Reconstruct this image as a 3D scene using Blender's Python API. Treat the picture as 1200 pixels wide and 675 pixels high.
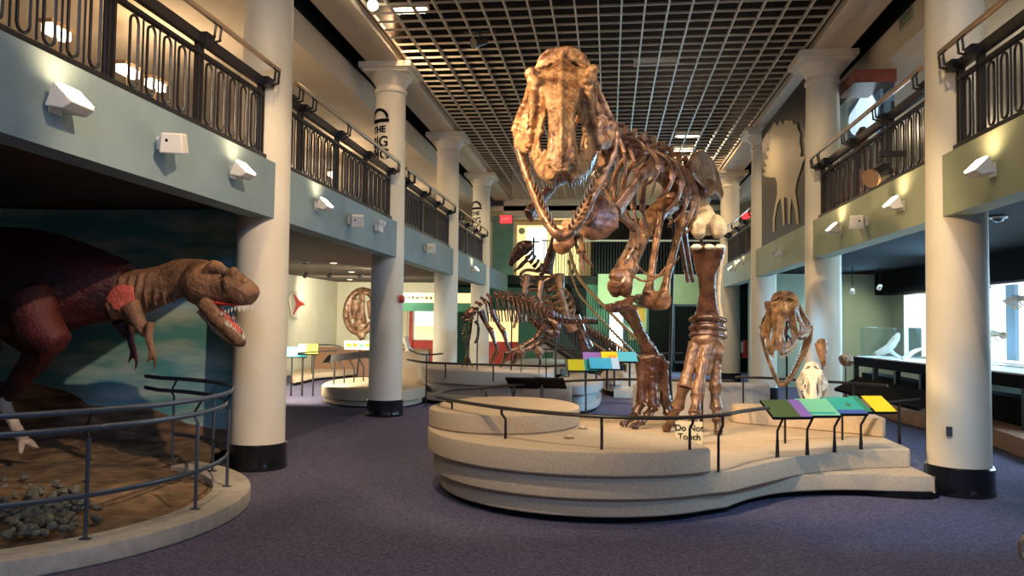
import bpy, math, random
from mathutils import Vector, Matrix, noise
for o in list(bpy.data.objects): bpy.data.objects.remove(o, do_unlink=True)
random.seed(7)
SC = bpy.context.scene
COL = SC.collection
PI = math.pi

# ------------------------------------------------------------------ camera
CAM = Vector((0.18, 0.0, 1.6)); FPX = 940.0
YAW, PITCH, ROLL = math.radians(6.9), math.radians(2.5), math.radians(0.75)
_f = Vector((-math.sin(YAW)*math.cos(PITCH), math.cos(YAW)*math.cos(PITCH), math.sin(PITCH)))
_r = Vector((math.cos(YAW), math.sin(YAW), 0)); _u = _r.cross(_f)
_R = _r*math.cos(ROLL) + _u*math.sin(ROLL); _U = _u*math.cos(ROLL) - _r*math.sin(ROLL)
camd = bpy.data.cameras.new('camera'); camo = bpy.data.objects.new('camera', camd); COL.objects.link(camo)
camd.sensor_fit = 'HORIZONTAL'; camd.sensor_width = 36; camd.lens = 36*FPX/1200; camd.clip_start = .05; camd.clip_end = 200
camo.matrix_world = Matrix(((_R.x, _U.x, -_f.x, CAM.x), (_R.y, _U.y, -_f.y, CAM.y), (_R.z, _U.z, -_f.z, CAM.z), (0, 0, 0, 1)))
SC.camera = camo
def D(px, py): return _f + _R*((px-600)/FPX) - _U*((py-337.5)/FPX)
def P(px, py, d): return CAM + D(px, py)*d                      # survey point: sight line and distance
def PH(px, py, h): v = D(px, py); return CAM + v*((h-CAM.z)/v.z)
def PX(px, py, X): v = D(px, py); return CAM + v*((X-CAM.x)/v.x)
def PY(px, py, Y): v = D(px, py); return CAM + v*((Y-CAM.y)/v.y)

# ------------------------------------------------------------------ world, exposure, lights
SC.view_settings.view_transform = 'Standard'; SC.view_settings.look = 'None'
SC.view_settings.gamma = 1; SC.view_settings.use_curve_mapping = False
SC.view_settings.exposure = 0.22
w = bpy.data.worlds.new('world'); SC.world = w; w.use_nodes = True
w.node_tree.nodes['Background'].inputs[0].default_value = (.55, .62, .8, 1)
w.node_tree.nodes['Background'].inputs[1].default_value = .04
WARM = (1, .66, .36); COOL = (.42, .62, 1.0); CREAM = (1, .8, .55)
def aim(o, tgt): o.rotation_euler = (Vector(tgt)-o.location).to_track_quat('-Z', 'Y').to_euler()
def area(loc, tgt, e, col, sx, sy=None, spread=None):
    l = bpy.data.lights.new('area_light', 'AREA'); l.energy = e; l.color = col; l.size = sx
    l.shape = 'RECTANGLE'; l.size_y = sy or sx
    if spread: l.spread = math.radians(spread)
    o = bpy.data.objects.new('area_light', l); COL.objects.link(o); o.location = loc; aim(o, tgt); return o
def spot(loc, tgt, e, col, ang=40, blend=.5, rad=.08):
    l = bpy.data.lights.new('spot_light', 'SPOT'); l.energy = e; l.color = col; l.spot_size = math.radians(ang)
    l.spot_blend = blend; l.shadow_soft_size = rad
    o = bpy.data.objects.new('spot_light', l); COL.objects.link(o); o.location = loc; aim(o, tgt); return o
def point(loc, e, col, rad=.06):
    l = bpy.data.lights.new('point_light', 'POINT'); l.energy = e; l.color = col; l.shadow_soft_size = rad
    o = bpy.data.objects.new('point_light', l); COL.objects.link(o); o.location = loc; return o
# cool area light added behind the camera as daylight, no windows built
area((2.6, -5.6, 5.6), (.5, 7, .8), 380, (.36, .56, 1.0), 5, 1.6)
# unseen cool fill added right of the camera, no windows in that wall
area((7.3, 1.6, 1.7), (2, 8, .4), 35, COOL, 4.5, 1.9)
# unseen warm spots just under the open grid, standing in for its lamps
for yy in (1.5, 6.5, 11.5, 16.5, 21.5):
    for xx in (-2.6, 2.6): spot((xx, yy, 5.96), (xx*.5, yy+.6, 0), 165, (1, .71, .38), 150, .9, .04)
# unseen lights added to brighten the galleries, aisles, far end and left room
for yy in (5, 11, 17, 23):
    point((-6.0, yy, 4.6), 42, (1, .72, .45), .1)
    point((6.8, yy, 4.9), 75, (1, .9, .74), .1)
area((-6.6, 18, 2.75), (-6.8, 20, 0), 420, (1, .86, .62), 3, 8)
area((7.0, 11.0, 1.95), (5.2, 11, 1.0), 60, (.7, .9, 1.0), 4, .8)
area((5.9, 18.0, 2.6), (5.9, 18, 0), 45, (.75, .92, 1.0), 2, 4)
for (yy, e) in ((15.9, 55), (20.9, 60), (10.9, 50)): area((6.6, yy, 1.9), (3.6, yy-1.2, 1.3), e, (.35, .7, 1.0), .5, 1.6)  # cool fills added for the edges of the right columns
area((2.0, 27.4, 2.3), (1.8, 22, .8), 170, (.35, .7, 1.0), 3, 1.2)  # cool fill added for the blue tones in mid hall
area((.2, 26.0, 2.9), (.6, 28.6, 1.4), 90, (.6, 1, .55), 2.4, .5)  # green fill added to tint the wall behind the stair
area((6.6, 15.5, 2.3), (0, 15.0, .3), 120, (.35, .65, 1.0), 1.2, 3.5)  # blue fill added for the middle platforms
spot((4.3, 10.8, 2.55), (.6, 14.6, .4), 1100, (.25, .62, 1.0), 52, .6, .08)  # bare spot added to turn the middle platforms blue
spot((4.4, 5.6, 2.6), (1.9, 7.9, .2), 190, (.3, .62, 1.0), 62, .8, .1)  # bare spot added for the bluish right side of the big platform
area((-5.6, 19.5, 2.6), (-9, 20, 1.3), 170, (1, .88, .66), .6, 5)  # fill added to brighten the left room wall
area((-7.2, 22.6, 2.6), (-7.2, 26.4, 1.3), 90, (1, .88, .66), 2.5, .5)  # fill added for the end wall of the left room
area((-1.5, 31.0, 5.3), (-1.5, 28, 4), 50, WARM, 2, 1)
# spotlights trained on the exhibits
spot((-3.1, 3.6, 4.45), (-.15, 6.7, 3.3), 1300, WARM, 30, .5)
spot((-3.1, 5.0, 4.45), (.8, 8.9, 1.9), 1400, WARM, 42, .6)
spot((3.1, 4.9, 4.3), (.4, 7.6, 3.0), 260, (.42, .46, 1.0), 34, .6)
spot((3.1, 6.9, 4.3), (1.4, 9.0, 2.3), 420, CREAM, 30, .6)
spot((.4, 4.6, 5.9), (1.6, 8.8, .4), 750, CREAM, 38, .6)
spot((-1.4, 3.8, 5.9), (-.7, 7.6, .6), 520, CREAM, 36, .7)
spot((2.2, 5.5, 5.9), (2.6, 9.6, .9), 420, CREAM, 36, .7)
spot((-3.1, 12.5, 4.4), (-1.4, 16, 1.4), 900, WARM, 36, .6)
spot((1.5, 12.0, 5.9), (-.4, 16.2, 1.2), 600, WARM, 36, .6)
spot((1.6, 2.6, 5.9), (-5.1, 8.3, 1.1), 1500, (1, .70, .44), 36, .5, .05)

# ------------------------------------------------------------------ materials
def nd(t, ty, **kw):
    n = t.nodes.new(ty)
    for k, v in kw.items(): setattr(n, k, v)
    return n
def mat(name, c1, c2=None, scale=6, rough=.6, metal=0, bump=0, bscale=40, coat=0, emit=None, es=0, spec=.5, detail=4, lo=.35, hi=.65, rvar=0):
    m = bpy.data.materials.new(name); m.use_nodes = True; t = m.node_tree; b = t.nodes['Principled BSDF']
    b.inputs['Base Color'].default_value = (*c1, 1); b.inputs['Roughness'].default_value = rough
    b.inputs['Metallic'].default_value = metal; b.inputs['Coat Weight'].default_value = coat
    b.inputs['Specular IOR Level'].default_value = spec; b.inputs['Coat Roughness'].default_value = .15
    tc = nd(t, 'ShaderNodeTexCoord')
    if c2 is not None:
        n = nd(t, 'ShaderNodeTexNoise'); n.inputs['Scale'].default_value = scale; n.inputs['Detail'].default_value = detail
        r = nd(t, 'ShaderNodeValToRGB'); r.color_ramp.elements[0].position = lo; r.color_ramp.elements[1].position = hi
        r.color_ramp.elements[0].color = (*c1, 1); r.color_ramp.elements[1].color = (*c2, 1)
        t.links.new(tc.outputs['Object'], n.inputs['Vector']); t.links.new(n.outputs['Fac'], r.inputs['Fac'])
        t.links.new(r.outputs['Color'], b.inputs['Base Color'])
        if rvar:
            mr = nd(t, 'ShaderNodeMapRange'); mr.inputs['To Min'].default_value = max(0, rough-rvar); mr.inputs['To Max'].default_value = rough+rvar
            t.links.new(n.outputs['Fac'], mr.inputs['Value']); t.links.new(mr.outputs['Result'], b.inputs['Roughness'])
    if bump:
        n2 = nd(t, 'ShaderNodeTexNoise'); n2.inputs['Scale'].default_value = bscale; n2.inputs['Detail'].default_value = 5
        bp = nd(t, 'ShaderNodeBump'); bp.inputs['Strength'].default_value = bump; bp.inputs['Distance'].default_value = .02
        t.links.new(tc.outputs['Object'], n2.inputs['Vector']); t.links.new(n2.outputs['Fac'], bp.inputs['Height'])
        t.links.new(bp.outputs['Normal'], b.inputs['Normal'])
    if emit:
        b.inputs['Emission Color'].default_value = (*emit, 1); b.inputs['Emission Strength'].default_value = es
    return m
def glassmat(name, tint=(.85, .95, 1)):
    m = bpy.data.materials.new(name); m.use_nodes = True; t = m.node_tree; t.nodes.clear()
    o = nd(t, 'ShaderNodeOutputMaterial'); mx = nd(t, 'ShaderNodeMixShader'); tr = nd(t, 'ShaderNodeBsdfTransparent'); g = nd(t, 'ShaderNodeBsdfGlossy')
    tr.inputs[0].default_value = (*tint, 1); g.inputs['Roughness'].default_value = .03
    fr = nd(t, 'ShaderNodeFresnel'); fr.inputs[0].default_value = 1.35
    t.links.new(fr.outputs[0], mx.inputs[0]); t.links.new(tr.outputs[0], mx.inputs[1]); t.links.new(g.outputs[0], mx.inputs[2]); t.links.new(mx.outputs[0], o.inputs[0])
    return m
M = {}
M['carpet'] = mat('carpet', (.085, .08, .14), (.185, .175, .27), 55, .95, bump=.6, bscale=160, spec=.1, detail=8)
M['column'] = mat('column_paint', (.76, .71, .57), (.80, .75, .62), 3, .55, bump=.04, bscale=60)
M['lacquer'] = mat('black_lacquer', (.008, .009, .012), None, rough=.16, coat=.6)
M['fascia_l'] = mat('fascia_cool_lit', (.21, .30, .33), (.25, .34, .36), 2, .8, bump=.03)  # sage fascia with the blue of the cool light put into its colour
M['fascia_r'] = mat('fascia_sage', (.34, .39, .27), (.38, .43, .30), 2, .8, bump=.03)
M['cream'] = mat('cream_plaster', (.66, .57, .44), (.72, .63, .50), 2, .8, bump=.05)
M['greenwall'] = mat('sage_wall', (.38, .43, .30), (.44, .48, .35), 2, .85)
M['tealwall'] = mat('teal_wall', (.09, .20, .16), (.12, .25, .20), 2, .85)
M['palewall'] = mat('pale_wall', (.66, .64, .48), (.72, .70, .54), 2, .85)
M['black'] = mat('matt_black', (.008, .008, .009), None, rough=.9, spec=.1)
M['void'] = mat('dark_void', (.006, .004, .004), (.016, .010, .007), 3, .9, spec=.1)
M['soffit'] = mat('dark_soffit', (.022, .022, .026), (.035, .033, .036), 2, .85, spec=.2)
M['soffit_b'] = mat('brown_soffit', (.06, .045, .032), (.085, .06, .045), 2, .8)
M['grid'] = mat('grid_metal', (.60, .53, .42), (.68, .60, .48), 2, .45, metal=.2)
M['rail'] = mat('rail_iron', (.014, .012, .014), None, rough=.4, spec=.5)
M['brass'] = mat('polished_rail', (.42, .27, .15), (.48, .33, .20), 4, .3, metal=.6)
M['steel'] = mat('grey_steel', (.10, .12, .15), None, rough=.35, metal=.6)
M['stone'] = mat('tan_platform', (.53, .41, .28), (.61, .49, .35), 40, .9, bump=.35, bscale=150, spec=.15, detail=8)
M['stone_g'] = mat('grey_platform', (.38, .34, .31), (.44, .40, .36), 40, .9, bump=.3, bscale=150, spec=.15, detail=8)
M['curb'] = mat('concrete_curb', (.42, .39, .33), (.52, .49, .43), 12, .85, bump=.4, bscale=90)
M['bone'] = mat('bronze_bone', (.09, .042, .022), (.30, .165, .09), 9, .32, metal=.25, coat=.35, bump=.5, bscale=26, rvar=.12)
M['bone_s'] = mat('tan_skull_bone', (.13, .055, .024), (.48, .28, .13), 9, .36, metal=.1, coat=.3, bump=.9, bscale=30, rvar=.1)
M['bone_r'] = mat('red_brown_bone', (.045, .018, .012), (.13, .06, .036), 7, .25, metal=.2, coat=.6, bump=.4, bscale=22, rvar=.1)
M['bone_c'] = mat('cream_lamplit_bone', (.55, .43, .27), (.74, .62, .42), 9, .45, bump=.5, bscale=30)  # pale fossils; on the thigh bone it paints in the lamp light
M['bone_d'] = mat('dark_bone', (.022, .011, .008), (.14, .06, .038), 10, .25, metal=.3, coat=.5, bump=.5, bscale=30)
M['bone_w'] = mat('white_bone', (.74, .68, .54), (.85, .80, .68), 12, .6, bump=.4, bscale=50)
M['tooth'] = mat('tooth', (.10, .06, .035), (.22, .14, .08), 12, .25, coat=.5)
M['ivory'] = mat('ivory_tooth', (.80, .74, .60), None, rough=.3)
M['white'] = mat('white_paint', (.74, .72, .66), None, rough=.5)
M['lampwhite'] = mat('lit_lens', (1, .95, .8), None, emit=(1, .86, .62), es=9)
M['lampdim'] = mat('warm_lens', (1, .9, .7), None, emit=(1, .75, .42), es=3)
M['glow_w'] = mat('lit_white_panel', (.9, .95, 1), None, emit=(.86, .95, 1), es=1.0)
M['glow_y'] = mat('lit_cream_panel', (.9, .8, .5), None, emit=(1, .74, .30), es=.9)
M['red'] = mat('red_paint', (.42, .03, .02), (.55, .06, .04), 5, .5)
M['redglow'] = mat('exit_red', (.6, .02, .02), None, emit=(1, .03, .04), es=1.6)
M['rust'] = mat('rust_carpet', (.30, .16, .10), (.38, .22, .14), 40, .95, bump=.4, bscale=120)
M['mahog'] = mat('mahogany', (.16, .03, .02), (.24, .055, .035), 8, .35, coat=.3)
M['sand'] = mat('sandy_ground', (.10, .062, .035), (.26, .17, .10), 5, .95, bump=1, bscale=14, detail=8)
M['rock'] = mat('pale_rock', (.09, .09, .07), (.20, .21, .165), 14, .9, bump=.8, bscale=30)
M['glass'] = glassmat('clear_glass')
for k, c in dict(p_green=(.05, .10, .03), p_purple=(.22, .12, .42), p_mint=(.18, .55, .33), p_teal=(.03, .35, .28), p_yellow=(.85, .62, .02),
                 p_cyan=(.10, .55, .65), p_blue=(.05, .10, .35), p_white=(.85, .85, .8), p_dgreen=(.03, .22, .12), p_brown=(.2, .1, .05), p_orange=(.85, .35, .04),
                 sign_beige=(.62, .56, .34), p_banner=(.016, .013, .011), p_silh=(.50, .42, .27), p_sky=(.35, .55, .75)).items():
    M[k] = mat(k.replace('p_', 'print_'), c, None, rough=.5)

# ------------------------------------------------------------------ mesh building
def frame_along(pts, up):
    fr = []
    n = len(pts)
    for i in range(n):
        a = pts[max(0, i-1)]; b = pts[min(n-1, i+1)]; t = (b-a)
        t = t.normalized() if t.length > 1e-9 else Vector((0, 0, 1))
        s = t.cross(up)
        if s.length < .15: s = t.cross(Vector((0, 1, .03))) if abs(t.z) > .9 else t.cross(Vector((0, 0, 1)))
        s.normalize(); v = s.cross(t).normalized()
        if fr and s.dot(fr[-1][0]) < 0 and abs(s.dot(fr[-1][0])) > abs(v.dot(fr[-1][0])): s = -s; v = -v
        fr.append((s, v, t))
    return fr
def catmull(pts, k=6, closed=False):
    pts = [Vector(p) for p in pts]; n = len(pts); out = []
    rng = range(n if closed else n-1)
    for i in rng:
        if closed: p0, p1, p2, p3 = pts[(i-1) % n], pts[i], pts[(i+1) % n], pts[(i+2) % n]
        else: p0, p1, p2, p3 = pts[max(0, i-1)], pts[i], pts[i+1], pts[min(n-1, i+2)]
        for j in range(k):
            t = j/k
            out.append(.5*((2*p1)+(-p0+p2)*t+(2*p0-5*p1+4*p2-p3)*t*t+(-p0+3*p1-3*p2+p3)*t**3))
    if not closed: out.append(pts[-1].copy())
    return out
def cat_r(rs, k=6):
    rs = [Vector((r, r, 0)) if not isinstance(r, (tuple, list)) else Vector((r[0], r[1], 0)) for r in rs]
    return [(v.x, v.y) for v in catmull(rs, k)]
class MB:
    def __init__(s): s.v = []; s.f = []; s.m = []; s.cur = 0
    def add(s, vs, fs):
        o = len(s.v); s.v += [Vector(v) for v in vs]
        for f in fs: s.f.append([i+o for i in f]); s.m.append(s.cur)
        return s
    def box(s, c, d, rz=0, rot=None, taper=1):
        R = rot or Matrix.Rotation(rz, 3, 'Z'); c = Vector(c); x, y, z = d[0]/2, d[1]/2, d[2]/2; vs = []
        for k, (sx, sy, sz) in enumerate([(-1,-1,-1),(1,-1,-1),(1,1,-1),(-1,1,-1),(-1,-1,1),(1,-1,1),(1,1,1),(-1,1,1)]):
            q = taper if sz > 0 else 1
            vs.append(c + R @ Vector((sx*x*q, sy*y*q, sz*z)))
        return s.add(vs, [[3,2,1,0],[4,5,6,7],[0,1,5,4],[1,2,6,5],[2,3,7,6],[3,0,4,7]])
    def bx(s, x0, x1, y0, y1, z0, z1): return s.box(((x0+x1)/2, (y0+y1)/2, (z0+z1)/2), (abs(x1-x0), abs(y1-y0), abs(z1-z0)))
    def tube(s, pts, rad, n=8, up=(0, 0, 1), k=0, jit=0, closed=False):
        pts = [Vector(p) for p in pts]
        if not isinstance(rad, (list,)): rad = [rad]*len(pts)
        if k:
            if closed: pts = catmull(pts, k, True); rad = [rad[0]]*len(pts)
            else: rad = cat_r(rad, k); pts = catmull(pts, k)
        up = Vector(up); fr = frame_along(pts, up); vs = []; N = len(pts)
        for p, r, (a, b, t) in zip(pts, rad, fr):
            ra, rb = (r if isinstance(r, tuple) else (r, r))
            for j in range(n):
                q = 2*PI*j/n; w_ = p + a*(math.cos(q)*ra) + b*(math.sin(q)*rb)
                if jit: w_ += (noise.noise_vector(w_*9))*jit*max(ra, rb)
                vs.append(w_)
        fs = [[i*n+j, i*n+(j+1) % n, (i+1)*n+(j+1) % n, (i+1)*n+j] for i in range(N-1) for j in range(n)]
        if closed: fs += [[(N-1)*n+j, (N-1)*n+(j+1) % n, (j+1) % n, j] for j in range(n)]
        else: fs += [list(range(n))[::-1], [(N-1)*n+j for j in range(n)]]
        return s.add(vs, fs)
    def cone(s, p, q, r, n=6): return s.tube([p, Vector(p).lerp(Vector(q), .5), q], [r, r*.72, r*.06], n)
    def ball(s, c, r, n=10, m=7):
        c = Vector(c); r = r if isinstance(r, (tuple, list)) else (r, r, r); vs = [c+Vector((0, 0, -r[2]))]
        for i in range(1, m):
            a = -PI/2+PI*i/m
            for j in range(n): q = 2*PI*j/n; vs.append(c+Vector((r[0]*math.cos(a)*math.cos(q), r[1]*math.cos(a)*math.sin(q), r[2]*math.sin(a))))
        vs.append(c+Vector((0, 0, r[2]))); fs = [[0, 1+(j+1) % n, 1+j] for j in range(n)]
        for i in range(m-2):
            for j in range(n): a = 1+i*n; fs.append([a+j, a+(j+1) % n, a+n+(j+1) % n, a+n+j])
        L = 1+(m-2)*n; fs += [[L+j, L+(j+1) % n, len(vs)-1] for j in range(n)]
        return s.add(vs, fs)
    def lathe(s, prof, c=(0, 0), n=40):
        vs = []; N = len(prof)
        for r, z in prof:
            for j in range(n): q = 2*PI*j/n; vs.append((c[0]+r*math.cos(q), c[1]+r*math.sin(q), z))
        fs = [[i*n+j, i*n+(j+1) % n, (i+1)*n+(j+1) % n, (i+1)*n+j] for i in range(N-1) for j in range(n)]
        fs += [list(range(n))[::-1], [(N-1)*n+j for j in range(n)]]
        return s.add(vs, fs)
    def prism(s, out, z0, z1, bev=0):
        """vertical prism; bev rounds the top and bottom edge a little"""
        out = [Vector((p[0], p[1])) for p in out]; n = len(out)
        ar = sum(out[i].x*out[(i+1) % n].y-out[(i+1) % n].x*out[i].y for i in range(n))
        if ar < 0: out.reverse()
        def inset(d):
            r = []
            for i in range(n):
                e = out[(i+1) % n]-out[i-1]; e = e.normalized() if e.length > 0 else Vector((1, 0)); r.append(out[i]-Vector((e.y, -e.x))*d)
            return r
        if bev: rings = [(inset(bev), z0), (out, z0+bev), (out, z1-bev), (inset(bev*.3), z1-bev*.3), (inset(bev), z1)]
        else: rings = [(out, z0), (out, z1)]
        vs = [(p.x, p.y, z) for o_, z in rings for p in o_]; N = len(rings)
        fs = [[i*n+j, i*n+(j+1) % n, (i+1)*n+(j+1) % n, (i+1)*n+j] for i in range(N-1) for j in range(n)]
        fs += [list(range(n))[::-1], [(N-1)*n+j for j in range(n)]]
        return s.add(vs, fs)
    def slab(s, quad, th):
        """thick sheet from a planar outline"""
        q = [Vector(p) for p in quad]; nrm = Vector((0, 0, 0))
        for i in range(len(q)): nrm += (q[i]-q[0]).cross(q[(i+1) % len(q)]-q[0])
        nrm.normalize(); n = len(q); vs = [p+nrm*th/2 for p in q]+[p-nrm*th/2 for p in q]
        fs = [list(range(n)), list(range(n, 2*n))[::-1]]+[[i, n+i, n+(i+1) % n, (i+1) % n] for i in range(n)]
        return s.add(vs, fs)
    def build(s, name, m, parent=None, local=False, smooth=40, bevel=0, keep=False):
        me = bpy.data.meshes.new(name); org = Vector((0, 0, 0))
        if not local and not keep:
            if parent is not None: org = WL(parent)
            elif s.v:
                xs = [v.x for v in s.v]; ys = [v.y for v in s.v]; org = Vector(((min(xs)+max(xs))/2, (min(ys)+max(ys))/2, min(v.z for v in s.v)))
        me.from_pydata([v-org for v in s.v], [], s.f); me.update()
        ms = m if isinstance(m, list) else [m]
        for q in ms: me.materials.append(M[q] if isinstance(q, str) else q)
        if len(ms) > 1: me.polygons.foreach_set('material_index', s.m)
        o = bpy.data.objects.new(name, me); COL.objects.link(o)
        if parent is not None: o.parent = parent
        else: o.location = org
        if smooth:
            me.polygons.foreach_set('use_smooth', [True]*len(me.polygons)); me.set_sharp_from_angle(angle=math.radians(smooth))
        if bevel:
            b = o.modifiers.new('bevel', 'BEVEL'); b.width = bevel; b.segments = 2; b.limit_method = 'ANGLE'
        return o
def WL(o):
    v = Vector(o.location); p = o.parent
    while p is not None: v = v + p.location; p = p.parent
    return v
def tag(o, label, cat, group=None, kind=None):
    if label: o['label'] = label
    if cat: o['category'] = cat
    if group: o['group'] = group
    if kind: o['kind'] = kind
    return o
def struct(o): o['kind'] = 'structure'; return o
def thing(name, label, cat, loc, group=None, rz=0):
    o = bpy.data.objects.new(name, None); COL.objects.link(o); o.location = loc; o.rotation_euler = (0, 0, rz); o.empty_display_size = .1
    return tag(o, label, cat, group)
def dup(root, loc, rz, label, group=None, scale=None):
    r = root.copy(); COL.objects.link(r); r.location = loc; r.rotation_euler = (0, 0, rz); r['label'] = label
    if group: r['group'] = group
    if scale: r.scale = scale
    def rec(a, b):
        for ch in list(a.children):
            c = ch.copy(); COL.objects.link(c); c.parent = b; rec(ch, c)
    rec(root, r); return r
TEX = {}
def fuse(o, voxel=.015, it=4, disp=0, dscale=.12):
    """melt overlapping lofts of one part into a continuous organic surface"""
    r = o.modifiers.new('r', 'REMESH'); r.mode = 'VOXEL'; r.voxel_size = voxel; r.use_smooth_shade = True
    s_ = o.modifiers.new('s', 'SMOOTH'); s_.iterations = it; s_.factor = .5
    if disp:
        if dscale not in TEX: t = bpy.data.textures.new('clouds', 'CLOUDS'); t.noise_scale = dscale; t.noise_depth = 3; TEX[dscale] = t
        d = o.modifiers.new('d', 'DISPLACE'); d.texture = TEX[dscale]; d.strength = disp; d.mid_level = .5; d.texture_coords = 'LOCAL'
    dg = bpy.context.evaluated_depsgraph_get(); ev = o.evaluated_get(dg)
    me = bpy.data.meshes.new_from_object(ev, depsgraph=dg); mats = list(o.data.materials)
    o.modifiers.clear(); old = o.data; me.name = old.name; o.data = me
    if not me.materials:
        for q in mats: me.materials.append(q)
    me.polygons.foreach_set('use_smooth', [True]*len(me.polygons)); return o
def text(s_, size, m, parent, loc, right, up, depth=.004, align='CENTER', name='lettering', sp=1):
    cu = bpy.data.curves.new('t', 'FONT'); cu.body = s_; cu.size = size; cu.extrude = depth; cu.align_x = align; cu.align_y = 'CENTER'; cu.space_line = sp
    cu.offset = size*.012
    to = bpy.data.objects.new('t', cu); COL.objects.link(to); dg = bpy.context.evaluated_depsgraph_get()
    me = bpy.data.meshes.new_from_object(to.evaluated_get(dg)); bpy.data.objects.remove(to)
    right = Vector(right).normalized(); up = Vector(up).normalized(); nn = right.cross(up)
    R = Matrix((right, up, nn)).transposed()
    me.materials.clear(); me.materials.append(M[m]); org = WL(parent)
    for v in me.vertices: v.co = R @ v.co + Vector(loc) - org
    me.name = name; o = bpy.data.objects.new(name, me); COL.objects.link(o); o.parent = parent; return o
def arc(cx, cy, r, a0, a1, n=24): return [(cx+r*math.cos(math.radians(a0+(a1-a0)*i/n)), cy+r*math.sin(math.radians(a0+(a1-a0)*i/n))) for i in range(n+1)]

def teeth_out(b, m, parent):
    """every cone gathered in b becomes a tooth of its own"""
    n = 18; nf = len(b.f)*n//len(b.v)
    for i in range(len(b.v)//n):
        q = MB(); q.v = b.v[i*n:(i+1)*n]; q.f = [[k-i*n for k in f] for f in b.f[i*nf:(i+1)*nf]]; q.m = [0]*len(q.f); q.build('tooth', m, parent)

# ================================================================== THE SETTING
HX = 3.6; FX = 3.40                       # column line, balcony face
CY = (8.4, 13.4, 18.4, 23.4)
struct(MB().bx(-10, 9, -7, 34, -.1, 0).build('floor', 'carpet'))
# open grid ceiling: long runners and cross slats
g = MB(); x0, x1 = -3.25, 3.25; n = 20
for i in range(n+1):
    x = x0+(x1-x0)*i/n; g.bx(x-.012, x+.012, 1.0, 28.4, 6.02, 6.075)
cell = (x1-x0)/n; y = 1.0
while y < 28.4: g.bx(x0, x1, y-.006, y+.006, 6.021, 6.055); y += cell
struct(g.build('ceiling', 'grid', smooth=0))
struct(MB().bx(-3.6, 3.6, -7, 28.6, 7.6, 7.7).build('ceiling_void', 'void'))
for s, nm in ((-1, 'left'), (1, 'right')):
    b = MB(); b.bx(s*3.36, s*3.92, -7, 28.4, 5.98, 6.5); struct(b.build('trim_beam_'+nm, 'cream', bevel=.01))
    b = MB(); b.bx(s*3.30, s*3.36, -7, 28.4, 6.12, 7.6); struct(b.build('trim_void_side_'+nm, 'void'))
    # aisle bulkhead and ceiling of the upper gallery
    b = MB(); b.bx(s*4.25, s*4.5, -7, 28.4, 5.55, 6.1); b.bx(s*4.5, s*9.6, -7, 28.4, 5.62, 5.8)
    struct(b.build('ceiling_gallery_'+nm, 'cream'))
    b = MB(); b.bx(s*3.80, s*4.40, -7, 28.6, 6.45, 6.6); b.bx(s*3.93, s*4.0, -7, 28.6, 6.1, 6.5); b.bx(s*4.18, s*4.24, -7, 28.6, 6.0, 6.5); struct(b.build('ceiling_slot_'+nm, 'black'))  # black covers added to keep world light out of the slot
    # balcony slab: face (fascia) per bay and dark soffit
    struct(MB().bx(s*FX, s*(FX+.24), -7, 28.3, 2.69, 3.29).build('trim_fascia_'+nm, 'fascia_l' if s < 0 else 'fascia_r'))
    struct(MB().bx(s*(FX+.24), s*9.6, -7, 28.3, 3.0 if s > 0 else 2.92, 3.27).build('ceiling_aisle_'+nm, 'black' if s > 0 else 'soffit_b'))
struct(MB().bx(-9.7, -9.5, -7, 28.6, 3.27, 6).build('wall_gallery_left', 'cream'))
struct(MB().bx(9.5, 9.7, -7, 28.6, 3.27, 6).build('wall_gallery_right', 'palewall'))
# lower left: pale side wall and end wall
struct(MB().bx(-9.2, -9.0, 9.3, 26.4, 0, 2.92).build('wall_left', 'palewall'))
struct(MB().bx(-9.2, -5.6, 26.4, 26.6, 0, 2.92).build('wall_left_end', 'palewall'))
# lower right
struct(MB().bx(7.5, 7.7, -7, 22, 0, 3.0).build('wall_right', 'greenwall'))
struct(MB().bx(3.9, 7.7, 22, 22.2, 0, 3.0).build('wall_right_end', 'greenwall'))
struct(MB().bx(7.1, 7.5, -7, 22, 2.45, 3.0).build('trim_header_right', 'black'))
# far end
e = MB(); e.bx(-9.6, 9.6, 31.5, 31.7, 3.3, 7); struct(e.build('wall_back_upper', 'cream'))
e = MB(); e.bx(-3.6, 3.6, 28.4, 28.6, 5.35, 7.0); struct(e.build('trim_end_lintel', 'cream'))
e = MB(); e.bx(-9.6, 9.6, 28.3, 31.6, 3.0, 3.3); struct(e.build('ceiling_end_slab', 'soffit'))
e = MB(); e.bx(-9.6, 9.6, 28.4, 31.6, 5.62, 5.8); struct(e.build('ceiling_end_upper', 'cream'))
e = MB(); e.bx(-.2, 4.4, 28.1, 28.3, 2.3, 3.35); struct(e.build('trim_end_fascia', 'greenwall'))
e = MB(); e.bx(-9.6, 9.6, 31.4, 31.6, 0, 3.0); struct(e.build('wall_back_lower', 'tealwall'))
e = MB(); e.bx(2.5, 4.4, 28.3, 28.45, 0, 2.35); struct(e.build('wall_end_right', 'soffit'))
e = MB(); e.bx(-9.6, 9.6, -7.2, -7, 0, 7.7); struct(e.build('wall_entrance', 'cream'))
for s, nm in ((-1, 'left'), (1, 'right')):
    struct(MB().bx(s*9.7, s*9.9, -7, 31.6, 0, 7).build('wall_outer_'+nm, 'soffit'))
# dark glazed screen at the far right of the end wall
wn = struct(MB().bx(1.55, 3.35, 27.95, 28.05, .35, 2.25).build('window_1', 'black'))
fr = MB()
for x in (1.5, 2.4, 3.35): fr.bx(x-.03, x+.03, 27.9, 28.06, .3, 2.3)
fr.bx(1.5, 3.35, 27.9, 28.06, 2.24, 2.32); fr.bx(1.5, 3.35, 27.9, 28.06, .3, .38)
fr.build('window_frame', 'steel', wn)

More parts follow.
